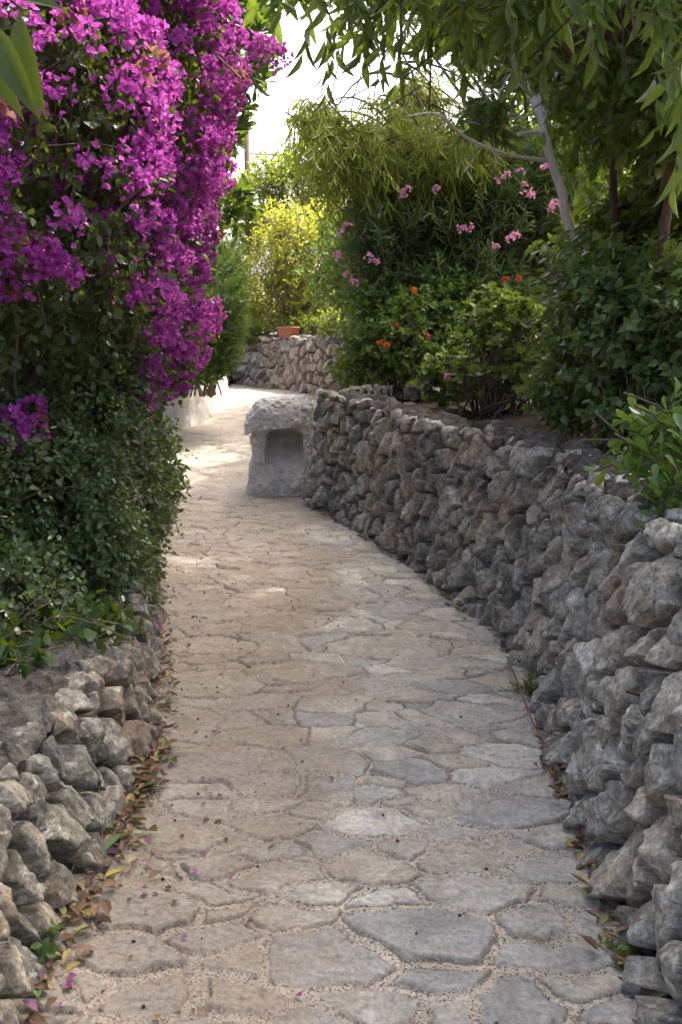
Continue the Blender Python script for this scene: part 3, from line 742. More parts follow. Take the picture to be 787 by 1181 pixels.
# ================================================================== PLANTS
GR = lambda *c: [(i / (len(c) - 1), k) for i, k in enumerate(c)]
M['leaf_boug'] = leaf_mat('bougainvillea_leaf', GR((.018, .035, .010), (.035, .060, .016), (.060, .085, .024), (.10, .115, .045)), .5, .22)
M['leaf_small'] = leaf_mat('small_oval_leaf', GR((.034, .060, .022), (.064, .10, .036), (.105, .14, .058), (.18, .21, .11)), .36, .18, spec=.5)
M['leaf_ivy'] = leaf_mat('ivy_leaf', GR((.022, .050, .012), (.045, .088, .020), (.075, .125, .03)), .42, .25)
M['bract'] = leaf_mat('magenta_bract', GR((.15, .018, .165), (.32, .045, .31), (.50, .10, .45), (.72, .29, .63)), .6, .38, (.66, .12, .54), .15, .0)
M['bract_dry'] = leaf_mat('dried_bract', GR((.16, .07, .06), (.26, .12, .10), (.33, .10, .18)), .75, .35, (.6, .3, .2), .1, .0)
M['leaf_paddle'] = leaf_mat('glossy_paddle_leaf', GR((.030, .075, .020), (.055, .115, .028), (.11, .17, .035)), .30, .25, spec=.6)
M['leaf_feather'] = leaf_mat('feathery_needle', GR((.05, .098, .022), (.085, .15, .032), (.13, .195, .046)), .55, .15)
M['leaf_lime'] = leaf_mat('yellow_green_leaf', GR((.09, .14, .02), (.14, .20, .03), (.22, .27, .04), (.30, .31, .06)), .5, .5, (.55, .55, .04))
M['leaf_lime2'] = leaf_mat('fresh_green_leaf', GR((.06, .11, .015), (.10, .16, .022), (.17, .22, .03)), .5, .45, (.45, .55, .04))
M['leaf_acacia'] = leaf_mat('acacia_leaflet', GR((.10, .16, .03), (.17, .23, .04), (.27, .31, .05)), .5, .45, (.50, .55, .06))
M['leaf_oleander'] = leaf_mat('oleander_leaf', GR((.065, .112, .05), (.108, .165, .068), (.16, .22, .10)), .4, .25)
M['leaf_dark'] = leaf_mat('dark_broad_leaf', GR((.062, .115, .038), (.112, .18, .058), (.17, .24, .08)), .36, .3)
M['leaf_near'] = leaf_mat('limp_near_leaf', GR((.03, .065, .018), (.045, .085, .022)), .4, .15)
M['leaf_mid'] = leaf_mat('mid_green_leaf', GR((.058, .108, .028), (.10, .17, .04), (.16, .23, .06)), .42, .35)
M['leaf_gera'] = leaf_mat('pale_rosette_leaf', GR((.06, .11, .03), (.11, .17, .045), (.20, .26, .07)), .55, .3)
M['leaf_hang'] = leaf_mat('hanging_lance_leaf', GR((.05, .095, .032), (.09, .145, .045), (.15, .20, .065)), .38, .4, (.35, .5, .05))
M['leaf_gloss'] = leaf_mat('bright_glossy_leaf', GR((.05, .12, .02), (.08, .17, .03), (.14, .23, .04)), .28, .3, spec=.6)
M['petal_pink'] = leaf_mat('pink_petal', GR((.58, .22, .38), (.70, .36, .52), (.80, .55, .66)), .6, .4, (.9, .4, .55), .15, 0)
M['petal_orange'] = leaf_mat('orange_petal', GR((.60, .06, .015), (.70, .15, .02), (.75, .28, .04)), .6, .35, (.9, .3, .05), .15, 0)
M['petal_red'] = leaf_mat('red_petal', GR((.55, .03, .02), (.65, .05, .03)), .6, .35, (.9, .1, .05), .15, 0)
M['litter'] = leaf_mat('fallen_leaf', [(0, (.07, .04, .025)), (.3, (.16, .085, .045)), (.5, (.24, .15, .075)), (.68, (.10, .05, .06)), (.82, (.36, .28, .10)), (.93, (.09, .14, .04)), (1, (.26, .05, .20))], .65, .1)

def flower_ball(rg, c, up, rad, nf, tmpl, bl, bw, npet=3, spread=.9, hemi=.2):
    """flowers spread over a dome, each a cup of npet petals"""
    c = np.array(c); d = nrm(rg.normal(size=(nf, 3)) + np.array(up)[None] * hemi * 2)
    fc = c + d * rad * rg.uniform(.45, 1.05, (nf, 1)) * np.array([1, 1, .85])
    fa = nrm(d + rg.normal(size=(nf, 3)) * .35)
    u = nrm(np.cross(fa, rg.normal(size=(nf, 3)))); v = np.cross(fa, u)
    B = []; A = []; N = []
    for k in range(npet):
        an = k * 2 * np.pi / npet; r = u * math.cos(an) + v * math.sin(an)
        B.append(fc + r * bl * .06); A.append(nrm(fa * (1 - spread * .55) + r * spread) + rg.normal(size=(nf, 3)) * .12); N.append(fa * .8 - r * .5)
    B = np.vstack(B); A = np.vstack(A); N = np.vstack(N)
    r0 = rg.uniform(0, 1)
    s = rg.uniform(.8, 1.2, len(B))
    return place(tmpl, B, A, N, bl * s, bw * s, np.clip(.5 * r0 + .5 * rg.uniform(0, 1, len(B)), 0, 1))

# ------------------------------------------------------------------ bougainvillea
def bougainvillea():
    rg = rng_(101)
    base = (-1.75, 5.3, .36)
    blobs = [blob(30, 150, 4.3, 140, 190, .6), blob(142, 90, 5.2, 100, 150, .65), blob(172, 250, 5.8, 50, 140, .5), blob(190, 385, 6.0, 32, 70, .35), blob(60, 330, 4.7, 110, 110, .5),
             blob(120, -90, 5.2, 150, 120, .8), blob(-100, 200, 4.1, 130, 220, .6), blob(226, 60, 6.3, 36, 85, .4), blob(120, 400, 5.4, 60, 60, .4), blob(130, 60, 7.0, 110, 200, 1.0), blob(20, 300, 7.0, 170, 230, .9)]
    t = thing('bougainvillea', 'big bougainvillea covered in magenta blossom above the left side of the path', 'bougainvillea', base)
    P, N = sample_shell(rg, blobs, 7500, .5, .25)
    D = nrm(N * .6 + rg.normal(size=P.shape) * .5 + np.array([0, 0, -.1]))
    V, Q, r = shoots(rg, P - D * .08, D, .20 * rg.uniform(.6, 1.3, len(P)), 8, T_OVAL, .042, .028, theta=1.1, droop=.15, up=.5)
    g = Geo(); g.add(V, Q, None, r); g.build('foliage', M['leaf_boug'], t)
    sg = stems_geo(rg, base, P[rg.choice(len(P), 40, False)], .03, .006, spread=.25)
    for i in rg.choice(len(P), 600, False):
        sg.tube(np.array([P[i] - D[i] * .3 + [0, 0, -.08], P[i], P[i] + D[i] * .16]), np.array([.005, .004, .002]), 3, cap=False)
    sg.build('stems', M['twig'], t, True)
    # flower clusters
    P, N = sample_shell(rg, blobs, 6500, .10, .22)
    px, py, dep = PIX(P)
    poly = [(-400, -400), (300, -400), (322, 40), (300, 105), (278, 190), (255, 260), (247, 330), (240, 390), (212, 430), (180, 468), (150, 478), (138, 440), (165, 400), (160, 350), (118, 345), (100, 300), (60, 330), (0, 322), (-400, 330)]
    inp = inpoly(px, py, poly)
    # flowering comes in swags: dense towards the lit right, sparser with gaps to the left
    sw = fbm(P[:, 0] * 2.6, P[:, 1] * 2.6, P[:, 2] * 2.6, 3, 9)
    dens = np.clip(.57 + .22 * sstep(300, 200, py) + sw * 1.25 + .45 * sstep(60, 240, px) - .35 * sstep(200, 330, py) * (px < 150), 0.0, 1)
    front = (N[:, 1] < .5)
    ok = inp & front & (rg.uniform(0, 1, len(P)) < dens)
    extra = (np.hypot((px - 22) / 26, (py - 490) / 26) < 1) & (rg.uniform(0, 1, len(P)) < .8)
    # thin out: no two centres closer than ~7 cm
    idx = np.nonzero(ok | extra)[0]; keep = []
    for i in idx:
        if all(np.sum((P[i] - P[k])**2) > .0085 for k in keep): keep.append(i)
    sp = [W(x, y, Y) for x, y, Y in [(312, 58, 6.2), (300, 66, 6.2), (322, 66, 6.2), (296, 50, 6.2), (18, 480, 4.2), (30, 497, 4.2), (8, 512, 4.2), (38, 470, 4.3), (12, 290, 3.9), (30, 300, 3.95), (5, 272, 3.9), (20, 312, 3.9), (40, 286, 4.0), (232, 372, 5.9), (236, 360, 5.9), (218, 425, 5.9), (205, 415, 5.8), (160, 462, 5.6), (150, 448, 5.6), (185, 440, 5.7), (170, 430, 5.7)]]
    C = [(P[i] + N[i] * .05, N[i]) for i in keep] + [(s, np.array([.3, -.8, .3])) for s in sp]
    # sprig that carries the topmost right-hand spray
    def vis(c):
        x, y, d = PIX(c); inside = (-10 < x < 340) and (-10 < y < 520)
        return (0 if inside else 100) + d
    C.sort(key=lambda q: vis(q[0]))
    rest = Geo(); dry = Geo(); n = 0
    for c, nn in C:
        rad = rg.uniform(.055, .10); nf = int(rg.uniform(20, 40))
        V, Q, r = flower_ball(rg, c, nn * .8 + np.array([0, 0, .2]), rad, nf, T_BRACT, .026, .0195, 3, .75, .5)
        if n < 100:
            g = Geo(); g.add(V, Q, None, r); g.build('blossom', M['bract'], t)
        else: rest.add(V, Q, None, r)
        n += 1
        if rg.uniform() < .16:
            V, Q, r = flower_ball(rg, c + rg.normal(size=3) * .07 - nn * .02, nn, .05, 6, T_BRACT, .038, .03, 3, .7, .4); dry.add(V, Q, None, r)
    tag(rest.build('blossoms', M['bract'], t), kind='stuff')
    tag(dry.build('dried_blossoms', M['bract_dry'], t), kind='stuff')
    print('clusters', n)
bougainvillea()

# ------------------------------------------------------------------ small-leaved shrub under it, ivy
lower = [blob(60, 560, 4.7, 110, 150, .5), blob(135, 560, 5.4, 62, 110, .45), blob(172, 545, 6.2, 34, 70, .4), blob(110, 655, 4.7, 62, 75, .35), blob(15, 690, 3.9, 65, 80, .32), blob(-90, 560, 4.2, 130, 200, .5), blob(60, 440, 5.2, 110, 70, .45), blob(160, 655, 5.2, 20, 50, .3)]
shrub('shrub', 'dense dark shrub of small oval leaves spilling over the low left wall', 'shrub', (-1.45, 4.8, .36), lower, 8200, 9, T_OVAL, .030, .020, M['leaf_small'], 201, .17, stem_n=40,
      theta=1.15, droop=.1, up=.5, dirmix=(.7, .5, .25), depth=.55, rough=.3)
ivy = [blob(70, 738, 3.75, 62, 30, .28), blob(20, 755, 3.5, 45, 30, .2), blob(110, 725, 4.0, 36, 26, .22)]
shrub('ivy', 'patch of bright ivy trailing over the top of the low left wall', 'ivy', (-1.15, 3.75, .40), ivy, 330, 5, T_HEART, .058, .055, M['leaf_ivy'], 202, .14, stem_n=20, stem_r=.004, theta=1.2, droop=.2, up=.9,
      dirmix=(.5, .6, .1))

# ------------------------------------------------------------------ paddle-leaved tree behind the bougainvillea
pit = [blob(262, 50, 8.5, 42, 62, .5), blob(255, 150, 8.6, 22, 40, .4), blob(258, 235, 8.3, 24, 34, .35), blob(222, 335, 7.8, 22, 30, .3), blob(200, 100, 9., 70, 160, .9), blob(180, -90, 9., 90, 90, .9), blob(285, 60, 8.3, 22, 30, .25)]
shrub('small_tree', 'small tree with whorls of glossy paddle leaves behind the bougainvillea', 'tree', (-1.9, 8.9, .42), pit, 620, 12, T_PADDLE, .13, .042, M['leaf_paddle'], 203, .12, stem_n=26, stem_r=.03,
      theta=.95, droop=-.15, up=.7, part='crown', t0=.45, dirmix=(.6, .3, .5))

# ------------------------------------------------------------------ feathery bush over the white wall
ros = [blob(252, 345, 12.6, 34, 66, .55), blob(228, 385, 12.6, 40, 50, .5), blob(262, 318, 12.8, 24, 42, .4), blob(255, 390, 12.5, 22, 40, .35), blob(232, 420, 12.45, 32, 22, .3), blob(200, 420, 12.5, 40, 30, .4), blob(190, 350, 13, 50, 70, .6)]
shrub('feathery_bush', 'dense feathery dark green bush above the low white wall', 'bush', (-1.75, 12.9, .75), ros, 4200, 28, T_NEEDLE, .042, .007, M['leaf_feather'], 204, .22, stem_n=20,
      theta=.7, droop=-.15, up=.3, dirmix=(.6, .25, .6), rough=.14, depth=.5, twigs=False)

# ------------------------------------------------------------------ sunlit bushes behind the back wall
def px_shrub(name, label, cat, Y, bl, zbase, *a, bx=None, **k):
    c = np.mean([b[:2] for b in bl], axis=0); x = W(c[0] if bx is None else bx, 400, Y)[0]
    return shrub(name, label, cat, (x, Y, zbase), [blob(px, py, Y + dy, rx, ry, rym) for px, py, dy, rx, ry, rym in bl], *a, **k)
px_shrub('bush', 'airy yellow-green bush glowing in the sun behind the planter box', 'bush', 18.5, [(325, 318, 0, 42, 62, .8), (355, 330, .3, 40, 55, .8), (296, 350, .4, 26, 38, .6), (330, 262, .2, 36, 34, .7), (380, 300, .5, 36, 70, .8)], 1.40,
         1900, 8, T_OVAL, .055, .034, M['leaf_lime'], 205, .30, stem_n=46, stem_r=.018, theta=1.0, droop=.1, up=.5, dirmix=(.5, .5, .5), depth=.75)
px_shrub('bush', 'fresh green rounded bush at the foot of the utility pole', 'bush', 25., [(315, 215, 0, 36, 40, 1.0), (345, 235, .5, 40, 50, 1.1), (290, 250, .2, 26, 44, .8), (380, 190, 1, 50, 60, 1.3)], 1.40,
         1500, 8, T_OVAL, .085, .055, M['leaf_lime2'], 206, .4, stem_n=30, stem_r=.03, theta=1.0, droop=.1, up=.5, depth=.6)
px_shrub('bush', 'low green growth along the top of the far wall', 'bush', 17.6, [(352, 378, .3, 34, 14, .35), (290, 382, .4, 18, 14, .3), (388, 372, .0, 20, 20, .35)], 1.40,
         420, 8, T_OVAL, .05, .032, M['leaf_lime2'], 207, .18, stem_n=18, stem_r=.006, theta=1.0, droop=.1, up=.5, depth=.7)

# ------------------------------------------------------------------ right-hand bed: front row
def flowers_on(t, name, spots, mat, rad, nf, bl, bw, npet, seed, tmpl=T_BRACT, spread=.95):
    rg = rng_(seed)
    for x, y, Y in spots:
        c = W(x, y, Y); V, Q, r = flower_ball(rg, c, (-.1, -.8, .5), rad * rg.uniform(.75, 1.2), nf, tmpl, bl, bw, npet, spread, .6)
        g = Geo(); g.add(V, Q, None, r); g.build(name, M[mat], t)
t, P, N = px_shrub('lantana_shrub', 'dark green shrub with orange flowers behind the white niche', 'shrub', 9.9, [(432, 395, 0, 42, 48, .45), (480, 385, -.2, 44, 50, .45), (410, 420, .2, 22, 28, .3), (520, 370, .1, 40, 55, .5), (450, 350, .4, 44, 40, .5)], .95,
         1500, 9, T_OVAL, .052, .036, M['leaf_mid'], 208, .2, stem_n=30, stem_r=.012, theta=1.1, droop=.15, up=.5, depth=.6)
flowers_on(t, 'blossom', [(458, 376, 9.35), (438, 396, 9.3), (477, 335, 9.4), (493, 388, 9.3), (446, 398, 9.2)], 'petal_orange', .026, 14, .018, .014, 4, 1)
t, P, N = px_shrub('geranium', 'straggly geranium with pale leaf rosettes on bare woody stems', 'geranium', 7.7, [(560, 420, 0, 60, 38, .35), (610, 395, .1, 48, 50, .4), (520, 435, .5, 40, 28, .3), (575, 370, .4, 46, 34, .4), (640, 430, -.6, 36, 34, .3)], .95,
         430, 11, T_OVAL, .055, .052, M['leaf_gera'], 209, .10, stem_n=60, stem_r=.011, theta=1.2, droop=-.1, up=.8, depth=.6, dirmix=(.4, .3, .7))
flowers_on(t, 'blossom', [(583, 322, 7.4), (598, 321, 7.4), (625, 323, 7.3), (640, 335, 7.2), (663, 298, 7.2), (634, 345, 7.2)], 'petal_orange', .022, 12, .015, .012, 4, 2)
flowers_on(t, 'blossom', [(635, 345, 7.1), (516, 434, 7.5)], 'petal_pink', .022, 9, .022, .018, 5, 3)
px_shrub('shrub', 'dark shrub of broad pointed leaves on the bed above the right wall', 'shrub', 5.7, [(715, 400, 0, 70, 78, .5), (660, 440, .4, 44, 50, .4), (780, 380, -.2, 60, 110, .5), (740, 470, -.3, 60, 34, .35), (690, 330, .5, 60, 60, .5), (840, 430, -.6, 70, 90, .5)], .97,
         1700, 7, T_HEART, .064, .040, M['leaf_dark'], 210, .2, stem_n=40, stem_r=.012, theta=1.1, droop=.25, up=.6, depth=.6)
px_shrub('shrub', 'leafy mid-green bush at the right edge in front of the thin trunks', 'shrub', 7.0, [(740, 270, 0, 70, 60, .6), (800, 250, -.4, 60, 90, .6), (680, 300, .3, 46, 50, .5)], .98,
         800, 8, T_OVAL, .07, .042, M['leaf_mid'], 218, .24, stem_n=30, stem_r=.012, theta=1.0, droop=.2, up=.6, depth=.7)

# ------------------------------------------------------------------ oleander with pink flowers
t, P, N = px_shrub('oleander', 'tall oleander with narrow leaves and clusters of pink flowers', 'oleander', 10.6, [(440, 292, 0, 46, 68, .7), (500, 272, .3, 60, 62, .7), (570, 260, .2, 60, 64, .7), (625, 230, .3, 50, 70, .7), (440, 245, .6, 34, 46, .6), (540, 330, -.3, 80, 50, .5)], .98,
         1500, 13, T_LINE, .135, .020, M['leaf_oleander'], 211, .34, stem_n=70, stem_r=.016, theta=.85, droop=.0, up=.4, depth=.7, dirmix=(.4, .3, .8))
flowers_on(t, 'blossom', [(395, 270, 9.9), (402, 262, 9.9), (408, 326, 9.8), (402, 318, 9.8), (425, 297, 9.8), (433, 303, 9.8), (470, 220, 9.8), (466, 225, 9.8), (504, 219, 9.9), (533, 266, 9.7), (541, 262, 9.7), (573, 284, 9.6), (588, 276, 9.6), (596, 273, 9.6),
                                 (585, 203, 9.8), (606, 218, 9.7), (612, 226, 9.7), (629, 193, 9.7), (636, 242, 9.6), (640, 236, 9.6), (600, 200, 9.7), (388, 296, 9.9), (578, 208, 9.8)], 'petal_pink', .05, 8, .026, .017, 5, 4)

# ------------------------------------------------------------------ fan palm among the shrubs
def fan_palm():
    rg = rng_(301); c = W(432, 372, 9.7); t = thing('fan_palm', 'small fan palm with spiky fronds between the flowering shrubs', 'palm', (c[0] + .15, 9.9, .95))
    for k in range(5):
        an = rg.uniform(-2.6, 2.9); el = rg.uniform(.35, 1.0); L = rg.uniform(.35, .6)
        d = np.array([math.cos(an) * math.cos(el), math.sin(an) * math.cos(el) * .6 - .35, math.sin(el)]); b = np.array([c[0] + .15, 9.9, .97]); tip = b + d * L
        g = Geo(); g.tube([b, b + d * L * .5 + [0, 0, .03], tip], [.009, .007, .005], 5)
        side = nrm(np.cross(d, [0, 0, 1])); up = np.cross(side, d); n = 17; a = np.linspace(-1.4, 1.4, n)
        A = d[None] * np.cos(a)[:, None] + side[None] * np.sin(a)[:, None] + up[None] * .18 - np.array([0, 0, .12])
        V, Q, r = place(T_LINE, np.repeat(tip[None], n, 0), A, np.repeat(up[None], n, 0) + rg.normal(size=(n, 3)) * .2, .34 * rg.uniform(.85, 1.1, n), .017, rg.uniform(0, 1, n)); g.add(V, Q, None, r)
        g.build('frond', M['leaf_mid'], t)
fan_palm()

# ------------------------------------------------------------------ trees on the right
def tree(name, label, trunk, rad, crown, n, m, tmpl, ll, lw, lmat, bmat, seed, shoot=.3, limbs=26, limb_r=.03, depth=.6, rough=.25, dirmix=(.6, .5, .0), extra=(), keep=None, ntw=900, **kw):
    rg = rng_(seed); tr = crom(np.array(trunk, float), 8); t = thing(name, label, 'tree', tr[0])
    g = Geo(); rads = np.interp(np.linspace(0, 1, len(tr)), np.linspace(0, 1, len(rad)), rad)
    wob = np.c_[fbm(np.arange(len(tr)) * .35, np.full(len(tr), seed * 1.), None, 3, 1), fbm(np.arange(len(tr)) * .35, np.full(len(tr), seed + 9.), None, 3, 2), np.zeros(len(tr))] * rads[:, None] * .3
    g.tube(tr + wob, rads, 10)
    P, N = sample_shell(rg, crown, n, depth, rough)
    if keep is not None:
        k_ = keep(P); P = P[k_]; N = N[k_]
    a, b_, c = dirmix; D = N * a + rg.normal(size=P.shape) * b_; D[:, 2] += c; D = nrm(D)
    for e in extra: g.tube(crom(np.array(e[0], float), 8), np.linspace(e[1], e[2], (len(e[0]) - 1) * 8 + 1), 7)
    g.build('trunk', M[bmat], t, True)
    lb = Geo()
    for i in rg.choice(len(P), min(limbs, len(P)), False):
        j = int(len(tr) * rg.uniform(.45, .98)); q = tr[min(j, len(tr) - 1)]; e = P[i]; L = np.linalg.norm(e - q); s = np.linspace(0, 1, 9)[:, None]
        mid = (q + e) / 2 + np.array([0, 0, .18 * L]) + rg.normal(size=3) * .08 * L
        pth = (1 - s)**2 * q + 2 * s * (1 - s) * mid + s**2 * e
        lb.tube(pth, np.linspace(min(limb_r, rads[min(j, len(tr) - 1)] * .7), .004, 9), 5, cap=False)
    for i in rg.choice(len(P), min(len(P), ntw), False):
        lb.tube(np.array([P[i] - D[i] * shoot * 1.4 + rg.normal(size=3) * shoot * .25, P[i] - D[i] * shoot * .4, P[i] + D[i] * shoot * .12]), np.array([.0045, .0035, .0015]) * max(.7, shoot / .3), 3, cap=False)
    lb.build('branches', M[bmat], t, True)
    cr = np.clip(.5 + .6 * fbm(P[:, 0] * 2, P[:, 1] * 2, P[:, 2] * 2, 2, seed) + rg.normal(size=len(P)) * .12, 0, 1)
    V, Q, r = shoots(rg, P - D * shoot * .5, D, shoot * rg.uniform(.6, 1.3, len(P)), m, tmpl, ll, lw, cr=cr, **kw)
    gl = Geo(); gl.add(V, Q, None, r); gl.build('crown', M[lmat], t)
    return t
# pale trunk
Yp = 6.6
tree('tree', 'slender tree with a pale grey leaning trunk rising out of the oleander', [(*W(668, 420, Yp)[:2], .95), W(659, 300, Yp), W(655, 258, Yp), W(638, 190, Yp), W(622, 130, Yp), W(604, 85, Yp + .1), W(585, 40, Yp + .2), W(570, -40, Yp + .3)],
     [.038, .034, .032, .028, .024, .014, .011, .006], [blob(600, 30, Yp + .4, 60, 50, .6), blob(560, -50, Yp + .4, 110, 70, .8), blob(690, 20, Yp + .6, 70, 70, .7), blob(560, 130, Yp, 24, 22, .25)],
     520, 8, T_LANCE, .12, .03, 'leaf_mid', 'bark_pale', 401, .26, 22, .014, theta=.9, droop=.6, up=.3, dirmix=(.4, .5, -.2),
     extra=[([W(633, 158, Yp), W(615, 153, Yp - .1), W(598, 155, Yp - .2)], .020, .012), ([W(630, 185, Yp), W(585, 178, Yp - .3), W(540, 160, Yp - .6), W(505, 132, Yp - .8), W(470, 134, Yp - .9)], .014, .004), ([W(627, 140, Yp), W(655, 90, Yp + .1), W(662, 40, Yp + .2)], .014, .006)])
# two thin dark trunks
tree('tree', 'thin dark-stemmed tree standing between the pale trunk and the reddish trunk', [(*W(716, 420, 6.6)[:2], .97), W(712, 300, 6.6), W(708, 180, 6.6), W(706, 90, 6.6), W(716, 0, 6.7), W(724, -120, 6.8)],
     [.028, .026, .024, .022, .018, .012], [blob(700, 130, 7.0, 60, 60, .5), blob(750, 60, 6.9, 80, 70, .6), blob(660, 60, 7.2, 50, 60, .5), blob(730, -50, 7.0, 90, 60, .7)],
     560, 8, T_OVAL, .085, .046, 'leaf_mid', 'bark_dark', 402, .26, 40, .012, theta=1.0, droop=.35, up=.5)
tree('tree', 'tree with a reddish-brown trunk at the right edge above the wall', [(*W(758, 440, 5.6)[:2], .97), W(762, 320, 5.6), W(772, 210, 5.6), W(782, 110, 5.6), W(786, 0, 5.7), W(770, -150, 5.8)],
     [.032, .03, .028, .026, .024, .016], [blob(790, 190, 6.2, 50, 70, .4), blob(800, 100, 5.6, 90, 90, .7), blob(700, 30, 5.4, 90, 60, .6), blob(760, -60, 5.8, 90, 60, .6)],
     640, 8, T_OVAL, .085, .042, 'leaf_mid', 'bark_red', 403, .26, 50, .016, theta=1.0, droop=.4, up=.5)
# big tree whose long-leaved branches hang into the top of the picture and shade the path
hang = [blob(470, -35, 4.6, 130, 60, .5), blob(395, 0, 5.0, 60, 36, .35), blob(590, -20, 4.4, 70, 60, .45), blob(520, 20, 4.8, 60, 36, .4), blob(690, -25, 4.0, 90, 60, .4), blob(800, 60, 3.8, 36, 80, .3)]
over = [(2.2, 4.6, 4.6, 1.2, 1.4, .6), (2.9, 6.0, 4.7, 1.3, 1.4, .7), (3.4, 4.4, 5.0, 1.2, 1.6, .8)]
tb = (2.75, 4.3)
tree('tree', 'overhanging tree whose long drooping leaves fill the top of the view', [(*tb, .98), (tb[0] + .05, tb[1], 2.0), (tb[0] - .1, tb[1] + .1, 3.2), (tb[0] - .5, tb[1] + .1, 4.4), (tb[0] - .9, tb[1] + .2, 5.4)],
     [.13, .11, .10, .07, .03], hang + over, 2600, 9, T_LANCE, .135, .032, 'leaf_hang', 'bark_dark', 404, .34, 60, .03, theta=.95, droop=.75, up=.35, dirmix=(.5, .45, -.35), depth=.75, keep=lambda P: (PIX(P)[1] < -40) | (rng_(5).uniform(0, 1, len(P)) < np.where(PIX(P)[0] > 610, .25, .42)))
tree('tree', 'unseen tall tree added beyond the right edge, its high crown shading the path', [(5.6, 9.0, 1.0), (5.5, 9.0, 3.5), (5.2, 9.0, 6.5), (4.8, 9.1, 9.2)], [.2, .17, .13, .06],  # added tree, out of view: its high crown keeps sun off the path
     [(3.45 + .35 * math.sin(k * 2.1), 3.6 + k * 1.05, 8.6 + .5 * math.sin(k * 1.3), 1.5, 1.1, .55) for k in range(11)],
     3000, 8, T_OVAL, .15, .085, 'leaf_mid', 'bark_dark', 408, .4, 40, .05, theta=1.0, droop=.2, up=.6)
# feathery acacia further back
tree('acacia', 'feathery yellow-green acacia drooping over the oleander', [(1.2, 13.2, 1.0), (1.1, 13.2, 2.4), (.9, 13.1, 3.6), (.7, 13.0, 5.0)], [.10, .085, .06, .02],
     [blob(402, 175, 10.4, 42, 58, .6), blob(455, 160, 11.2, 50, 50, .8), blob(505, 175, 10.6, 46, 40, .7), blob(440, 190, 10.6, 44, 40, .6), blob(550, 190, 10.6, 34, 30, .6), blob(368, 140, 10.6, 26, 34, .4), blob(550, 170, 12.6, 40, 40, .8), blob(480, 110, 13, 40, 26, .6)],
     720, 17, T_LINE, .16, .013, 'leaf_acacia', 'bark_dark', 405, .5, 44, .02, theta=.8, droop=.9, up=.2, dirmix=(.5, .5, -.2), bend=.38, depth=1.0, ntw=60)
# darker trees closing the background on the right
tree('tree', 'dark green bushy tree behind the oleander and the acacia', [(3.0, 16.5, 1.2), (3.0, 16.5, 3.0), (2.9, 16.5, 4.6)], [.16, .13, .05],
     [blob(520, 250, 16.5, 80, 70, 1.3), blob(590, 190, 16.8, 70, 80, 1.3), blob(460, 270, 16.2, 70, 70, 1.2), blob(660, 170, 16.5, 60, 110, 1.3), blob(400, 300, 15.5, 40, 70, .8), blob(600, 320, 15.5, 90, 70, 1.2), (1.0, 16.2, 6.9, 1.3, .9, .5), (1.6, 16.6, 7.2, 1.2, .9, .5), (2.4, 16.5, 6.3, .9, .9, .9)],  # lobes listed last: out of view, added to shade the white wall
     3000, 9, T_OVAL, .10, .055, 'leaf_mid', 'bark_dark', 406, .4, 30, .04, theta=1.0, droop=.2, up=.5)
tree('tree', 'tall green tree closing the view behind the thin trunks at right', [(5.2, 13.6, 1.2), (5.2, 13.6, 3.0), (5.1, 13.6, 5.0)], [.16, .13, .05],
     [blob(700, 200, 12.8, 80, 130, 1.2), blob(790, 160, 13, 90, 190, 1.3), blob(740, 20, 13.4, 110, 110, 1.4), blob(690, 330, 11.5, 90, 70, 1.), blob(860, 330, 12, 120, 160, 1.3), (2.1, 12.2, 6.3, 1.4, 1.1, .6), (1.2, 11.6, 5.9, .9, .8, .45), (1.7, 15.6, 7.0, 1.0, .7, .5), (3.4, 13, 6.0, 1.3, 1.2, .9)],  # lobes listed last: unseen high foliage, added to block sun from the path
     3600, 9, T_OVAL, .095, .055, 'leaf_mid', 'bark_dark', 407, .36, 30, .04, theta=1.0, droop=.2, up=.5)

# ------------------------------------------------------------------ near foliage at the edges of the view
gl = [blob(735, 515, 3.5, 40, 28, .12), blob(775, 480, 3.4, 34, 40, .15), blob(770, 560, 3.3, 40, 34, .15), blob(850, 520, 3.3, 80, 90, .3)]
shrub('shrub', 'bright glossy-leaved shrub leaning over the wall at the right edge', 'shrub', (1.75, 3.45, .98), gl, 62, 13, T_PADDLE, .075, .026, M['leaf_gloss'], 212, .2, stem_n=24, stem_r=.007, theta=.9, droop=-.1, up=.7, depth=.8, dirmix=(.6, .35, .3))

